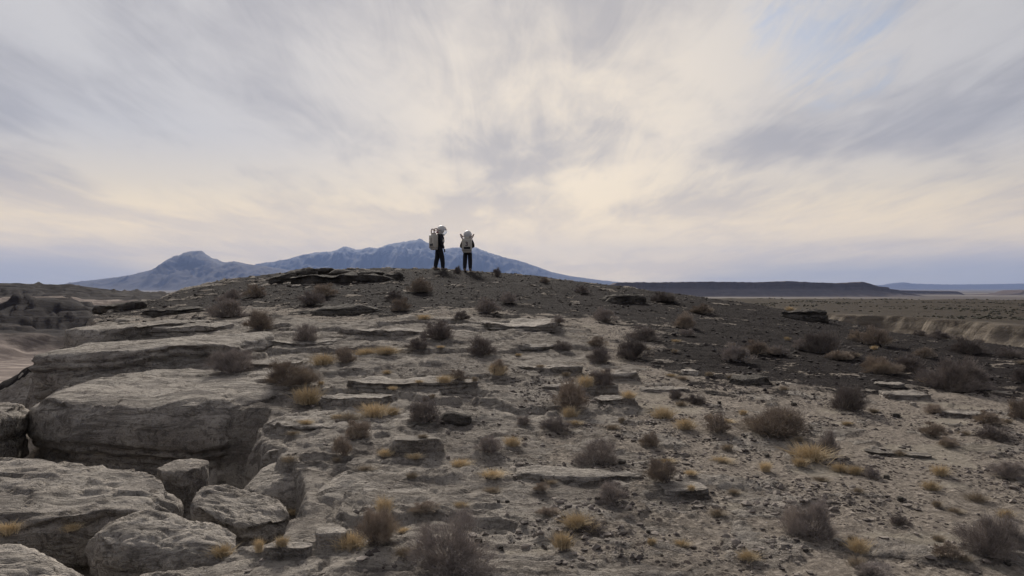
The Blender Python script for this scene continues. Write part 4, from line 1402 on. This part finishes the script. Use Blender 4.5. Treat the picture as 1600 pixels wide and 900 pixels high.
def tube(bm, pts, r_, n=8):
    pts = [Vector(p) for p in pts]
    fine = []
    for i in range(len(pts) - 1):                         # Catmull-Rom
        p0, p1, p2, p3 = pts[max(i - 1, 0)], pts[i], pts[i + 1], pts[min(i + 2, len(pts) - 1)]
        for k in range(6):
            t = k / 6
            fine.append(0.5 * ((2 * p1) + (p2 - p0) * t + (2 * p0 - 5 * p1 + 4 * p2 - p3) * t * t + (3 * p1 - p0 - 3 * p2 + p3) * t ** 3))
    fine.append(pts[-1])
    rings = []
    for i, p in enumerate(fine):
        d = (fine[min(i + 1, len(fine) - 1)] - fine[max(i - 1, 0)]).normalized()
        u = d.orthogonal().normalized() if not rings else (rings[-1][1] - d * rings[-1][1].dot(d)).normalized()
        v = d.cross(u)
        rings.append(([bm.verts.new(p + (u * math.cos(a) + v * math.sin(a)) * r_) for a in [6.2832 * j / n for j in range(n)]], u))
    for (a, _), (b, _) in zip(rings, rings[1:]):
        for j in range(n):
            bm.faces.new((a[j], a[(j + 1) % n], b[(j + 1) % n], b[j]))
    bm.faces.new(rings[0][0][::-1])
    bm.faces.new(rings[-1][0])


def ellipsoid(bm, c, rx, ry, rz, seg=24, rings=16, cut=None):
    g = bmesh.ops.create_uvsphere(bm, u_segments=seg, v_segments=rings, radius=1.0)
    if cut:
        dead = [v for v in g['verts'] if cut(v.co)]
        keep = [v for v in g['verts'] if not cut(v.co)]
        bmesh.ops.delete(bm, geom=dead, context='VERTS')
        g['verts'] = keep
    bmesh.ops.scale(bm, vec=(rx, ry, rz), verts=g['verts'])
    bmesh.ops.translate(bm, vec=c, verts=g['verts'])


def person(px, py, yaw, scale, pose, digit, label):
    """local frame: faces +Y, feet at z = 0, 1.72 m to the crown before the helmet"""
    g = at(px, py)
    root = bpy.data.objects.new('person', None)
    C.objects.link(root)
    root.location = g + Vector((0, 0, 0.0))
    root.rotation_euler.z = yaw
    root.scale = (scale,) * 3
    tag(root, label, 'person', 'suited figures on the crest')
    lf, rf, arms, nod = pose['lf'], pose['rf'], pose['arms'], pose['nod']
    V, E, R = [], [], []

    def add(p, r_, par=None):
        V.append(tuple(p))
        R.append(r_)
        if par is not None:
            E.append((par, len(V) - 1))
        return len(V) - 1
    hip = add((0, 0, 0.93), (0.165, 0.12))
    waist = add((0, 0.005, 1.08), (0.150, 0.115), hip)
    chest = add((0, 0.015, 1.26), (0.180, 0.150), waist)
    shl = add((0, 0.0, 1.40), (0.150, 0.105), chest)
    neck = add((0, 0.02, 1.49), 0.062, shl)
    nx = Vector((0, 0.03 + 0.03 * nod, 1.555))
    head = add(nx, (0.072, 0.078), neck)
    hd2 = add(nx + Vector((0, 0.012 + 0.02 * nod, 0.085 - 0.01 * nod)), (0.076, 0.092), head)
    add(nx + Vector((0, 0.0 + 0.03 * nod, 0.155 - 0.015 * nod)), (0.055, 0.065), hd2)
    for sgn, f in ((-1, lf), (1, rf)):
        th = add((sgn * 0.10, 0, 0.82), 0.118, hip)
        kn = add((sgn * 0.11 + f[0] * 0.5, f[1] * 0.5 + 0.02, 0.50), 0.106, th)
        cf = add((sgn * 0.112 + f[0] * 0.8, f[1] * 0.85 - 0.01, 0.32), 0.102, kn)
        an = add((sgn * 0.115 + f[0], f[1] - 0.02, 0.11), 0.082, cf)
        add((sgn * 0.115 + f[0], f[1] - 0.02, 0.06), 0.070, an)
    hands = []
    for sgn, (el, wr) in ((-1, arms[0]), (1, arms[1])):
        sh = add((sgn * 0.175, 0.0, 1.39), 0.080, shl)
        up = add(Vector((sgn * 0.20, 0, 1.36)).lerp(Vector(el), 0.5), 0.076, sh)
        e_ = add(el, 0.066, up)
        m_ = add(Vector(el).lerp(Vector(wr), 0.5), 0.058, e_)
        add(wr, 0.044, m_)
        hands.append((Vector(el), Vector(wr), sgn))
    hair_lo = nx.z + 0.10

    def mat_of(c):
        if c.z > 1.505:
            back = c.y < nx.y + 0.015 + 0.02 * nod
            return 2 if (c.z > hair_lo + 0.05 or (back and c.z > nx.z)) else 1
        return 0
    body = link('body', skin_mesh('body', V, E, R, hip, [M_suit, M_skin, M_hair], mat_of), root)
    # face: nose, eyes, mouth, ears on the head
    fy = nx.y + 0.012 + 0.02 * nod

    def nose(bm):
        g = bmesh.ops.create_cone(bm, cap_ends=True, segments=8, radius1=0.018, radius2=0.006, depth=0.05)
        bmesh.ops.rotate(bm, cent=(0, 0, 0), matrix=Matrix.Rotation(rad(-25), 3, 'X'), verts=g['verts'])
        bmesh.ops.translate(bm, vec=(0, fy + 0.098, nx.z + 0.075), verts=g['verts'])
    link('nose', bm_mesh('nose', nose, M_skin), body)
    for sgn in (-1, 1):
        link('eye', bm_mesh('eye', lambda bm: ellipsoid(bm, (sgn * 0.03, fy + 0.080, nx.z + 0.098), 0.013, 0.010, 0.008, 10, 8), M_black), body)
        link('ear', bm_mesh('ear', lambda bm: ellipsoid(bm, (sgn * 0.080, fy - 0.005, nx.z + 0.075), 0.012, 0.022, 0.032, 10, 8), M_skin), body)
    link('mouth', bm_mesh('mouth', lambda bm: ellipsoid(bm, (0, fy + 0.078, nx.z + 0.032), 0.025, 0.010, 0.006, 10, 8), M_red), body)
    # boots
    for sgn, f in ((-1, lf), (1, rf)):
        def boot(bm):
            x0, y0 = sgn * 0.115 + f[0], f[1]
            rbox(bm, (x0, y0 + 0.045, 0.042), (0.10, 0.275, 0.085), 0.035, 3)
            rbox(bm, (x0, y0 - 0.025, 0.11), (0.115, 0.135, 0.15), 0.04, 3)
        link('boot', bm_mesh('boot', boot, M_boot), root)
    # gloved hands, five fingers each
    for el, wr, sgn in hands:
        d = (wr - el).normalized()
        side = d.cross(Vector((0, 1, 0)))
        if side.length < 0.2:
            side = d.cross(Vector((1, 0, 0)))
        side.normalize()
        pn = d.cross(side)
        hv, he, hr = [tuple(wr), tuple(wr + d * 0.05), tuple(wr + d * 0.085)], [(0, 1), (1, 2)], [(0.030, 0.024), (0.040, 0.020), (0.040, 0.017)]
        for j, ln in enumerate((0.068, 0.078, 0.072, 0.056)):
            o0 = wr + d * 0.09 + side * (0.030 - 0.020 * j)
            a, b, c_ = o0, o0 + d * ln * 0.5 + pn * 0.012, o0 + d * ln * 0.8 + pn * 0.045
            i = len(hv)
            hv += [tuple(a), tuple(b), tuple(c_)]
            he += [(2, i), (i, i + 1), (i + 1, i + 2)]
            hr += [0.0095, 0.009, 0.008]
        i = len(hv)
        hv += [tuple(wr + d * 0.04 + side * 0.045), tuple(wr + d * 0.08 + side * 0.062 + pn * 0.015)]
        he += [(1, i), (i, i + 1)]
        hr += [0.012, 0.010]
        link('hand', skin_mesh('hand', hv, he, hr, 1, [M_glove], None, 1), root)
    # helmet: white rear shell, clear front dome, neck ring
    hc = nx + Vector((0, 0.025 + 0.035 * nod, 0.085))
    hel = link('helmet', bm_mesh('helmet', lambda bm: ellipsoid(bm, (0, 0, 0), 0.190, 0.205, 0.208, 36, 28, lambda c: (c.y > 0.22 and c.z < 0.72) or c.z < -0.80), M_shell), root, hc)
    hel.rotation_euler.x = rad(-14 * nod)
    link('visor', bm_mesh('visor', lambda bm: ellipsoid(bm, (0, 0.012, -0.004), 0.185, 0.222, 0.201, 36, 28, lambda c: (c.y < 0.10) or c.z < -0.80 or c.z > 0.80), M_visor), hel)
    link('neck_ring', bm_mesh('neck_ring', lambda bm: tube(bm, [(0.135 * math.cos(a), 0.135 * math.sin(a) + 0.015, -0.165) for a in [i * 0.5236 for i in range(13)]], 0.020, 8), M_shell), hel)
    link('neck_patch', bm_mesh('neck_patch', lambda bm: rbox(bm, (0, -0.172, -0.125), (0.13, 0.05, 0.065), 0.012, 2), M_red), hel)
    # life support pack
    pk = link('life_support_pack', bm_mesh('life_support_pack', lambda bm: (rbox(bm, (0, 0, 0.02), (0.45, 0.22, 0.56), 0.05, 4), rbox(bm, (0, 0.02, -0.285), (0.39, 0.17, 0.08), 0.03, 3)), M_pack), root, (0, -0.255, 1.15))
    link('black_panel', bm_mesh('black_panel', lambda bm: rbox(bm, (0.02, -0.111, -0.12), (0.29, 0.012, 0.105), 0.004, 1), M_black, False), pk)
    link('lid_seam', bm_mesh('lid_seam', lambda bm: rbox(bm, (0, -0.109, -0.205), (0.40, 0.006, 0.012), 0.0, 1), M_mark, False), pk)
    for sx in (-1, 1):
        link('shoulder_strap', bm_mesh('shoulder_strap', lambda bm: tube(bm, [(sx * 0.13, -0.13, 1.36), (sx * 0.13, -0.02, 1.475), (sx * 0.125, 0.10, 1.42), (sx * 0.13, 0.155, 1.26), (sx * 0.16, 0.10, 1.08), (sx * 0.17, -0.14, 1.0)], 0.024, 8), M_black), root)
    cu = bpy.data.curves.new('digit', 'FONT')
    cu.body = digit
    cu.size = 0.27
    cu.extrude = 0.005
    cu.offset = 0.006
    cu.align_x = 'CENTER'
    to = bpy.data.objects.new('digit', cu)
    C.objects.link(to)
    dg = bpy.context.evaluated_depsgraph_get()
    dm = bpy.data.meshes.new_from_object(to.evaluated_get(dg))
    bpy.data.objects.remove(to)
    dm.materials.clear()
    dm.materials.append(M_mark)
    do = link('number', dm, pk, (0.0, -0.112, -0.03))
    do.rotation_euler = (rad(90), 0, 0)
    # hoses
    for sx in (-1, 1):
        if pose['horns']:
            pts = [(sx * 0.13, -0.25, 1.43), (sx * 0.235, -0.23, 1.50), (sx * 0.30, -0.17, 1.66), (sx * 0.255, -0.08, 1.60), (sx * 0.20, 0.0, 1.555)]
            rr_ = 0.032
        else:
            pts = [(sx * 0.12, -0.28, 1.42), (sx * 0.13, -0.29, 1.62), (sx * 0.15, -0.22, 1.70), (sx * 0.185, -0.13, 1.64), (sx * 0.185, -0.03, 1.64)]
            rr_ = 0.026
        link('air_hose', bm_mesh('air_hose', lambda bm: tube(bm, pts, rr_, 10), M_hose), root)
    link('valve_block', bm_mesh('valve_block', lambda bm: rbox(bm, (0, 0.0, 0.335), (0.22, 0.15, 0.10), 0.03, 3), M_pack), pk)
    return root


person(686, 422.0, rad(-57), 1.02, dict(lf=(0.03, -0.10), rf=(0.02, 0.13), nod=1.0, horns=False,
       arms=(((-0.25, -0.03, 1.12), (-0.22, 0.09, 0.88)), ((0.26, -0.02, 1.12), (0.22, 0.11, 0.88)))), '1',
       'taller suited person in profile, white helmet and pack, black clothes, on the crest')
person(730.5, 424.0, rad(-3), 0.90, dict(lf=(-0.01, 0.0), rf=(0.01, 0.03), nod=0.0, horns=True,
       arms=(((-0.315, 0.03, 1.12), (-0.16, 0.26, 1.06)), ((0.27, 0.06, 1.13), (0.14, 0.27, 1.10)))), '3',
       'shorter suited person seen from behind, white pack numbered 3, on the crest')

# ------------------------------------------------------------------ the air
m, t = new_mat('air')
pv = t.n('ShaderNodeVolumePrincipled')
pv.inputs['Color'].default_value = (0.36, 0.53, 1.0, 1)
pv.inputs['Density'].default_value = 2.1e-5
pv.inputs['Anisotropy'].default_value = 0.0
mo = t.n('ShaderNodeOutputMaterial')
t.put(mo.inputs['Volume'], pv.outputs[0])
bm = bmesh.new()
g_ = bmesh.ops.create_cube(bm, size=1.0)
bmesh.ops.scale(bm, vec=(84000, 84000, 2250 + 130), verts=g_['verts'])
bmesh.ops.translate(bm, vec=(0, 0, (2250 - 130) / 2), verts=g_['verts'])
me = bpy.data.meshes.new('haze')
bm.to_mesh(me)
bm.free()
me.materials.append(m)
hz = link('haze', me)
hz['kind'] = 'stuff'
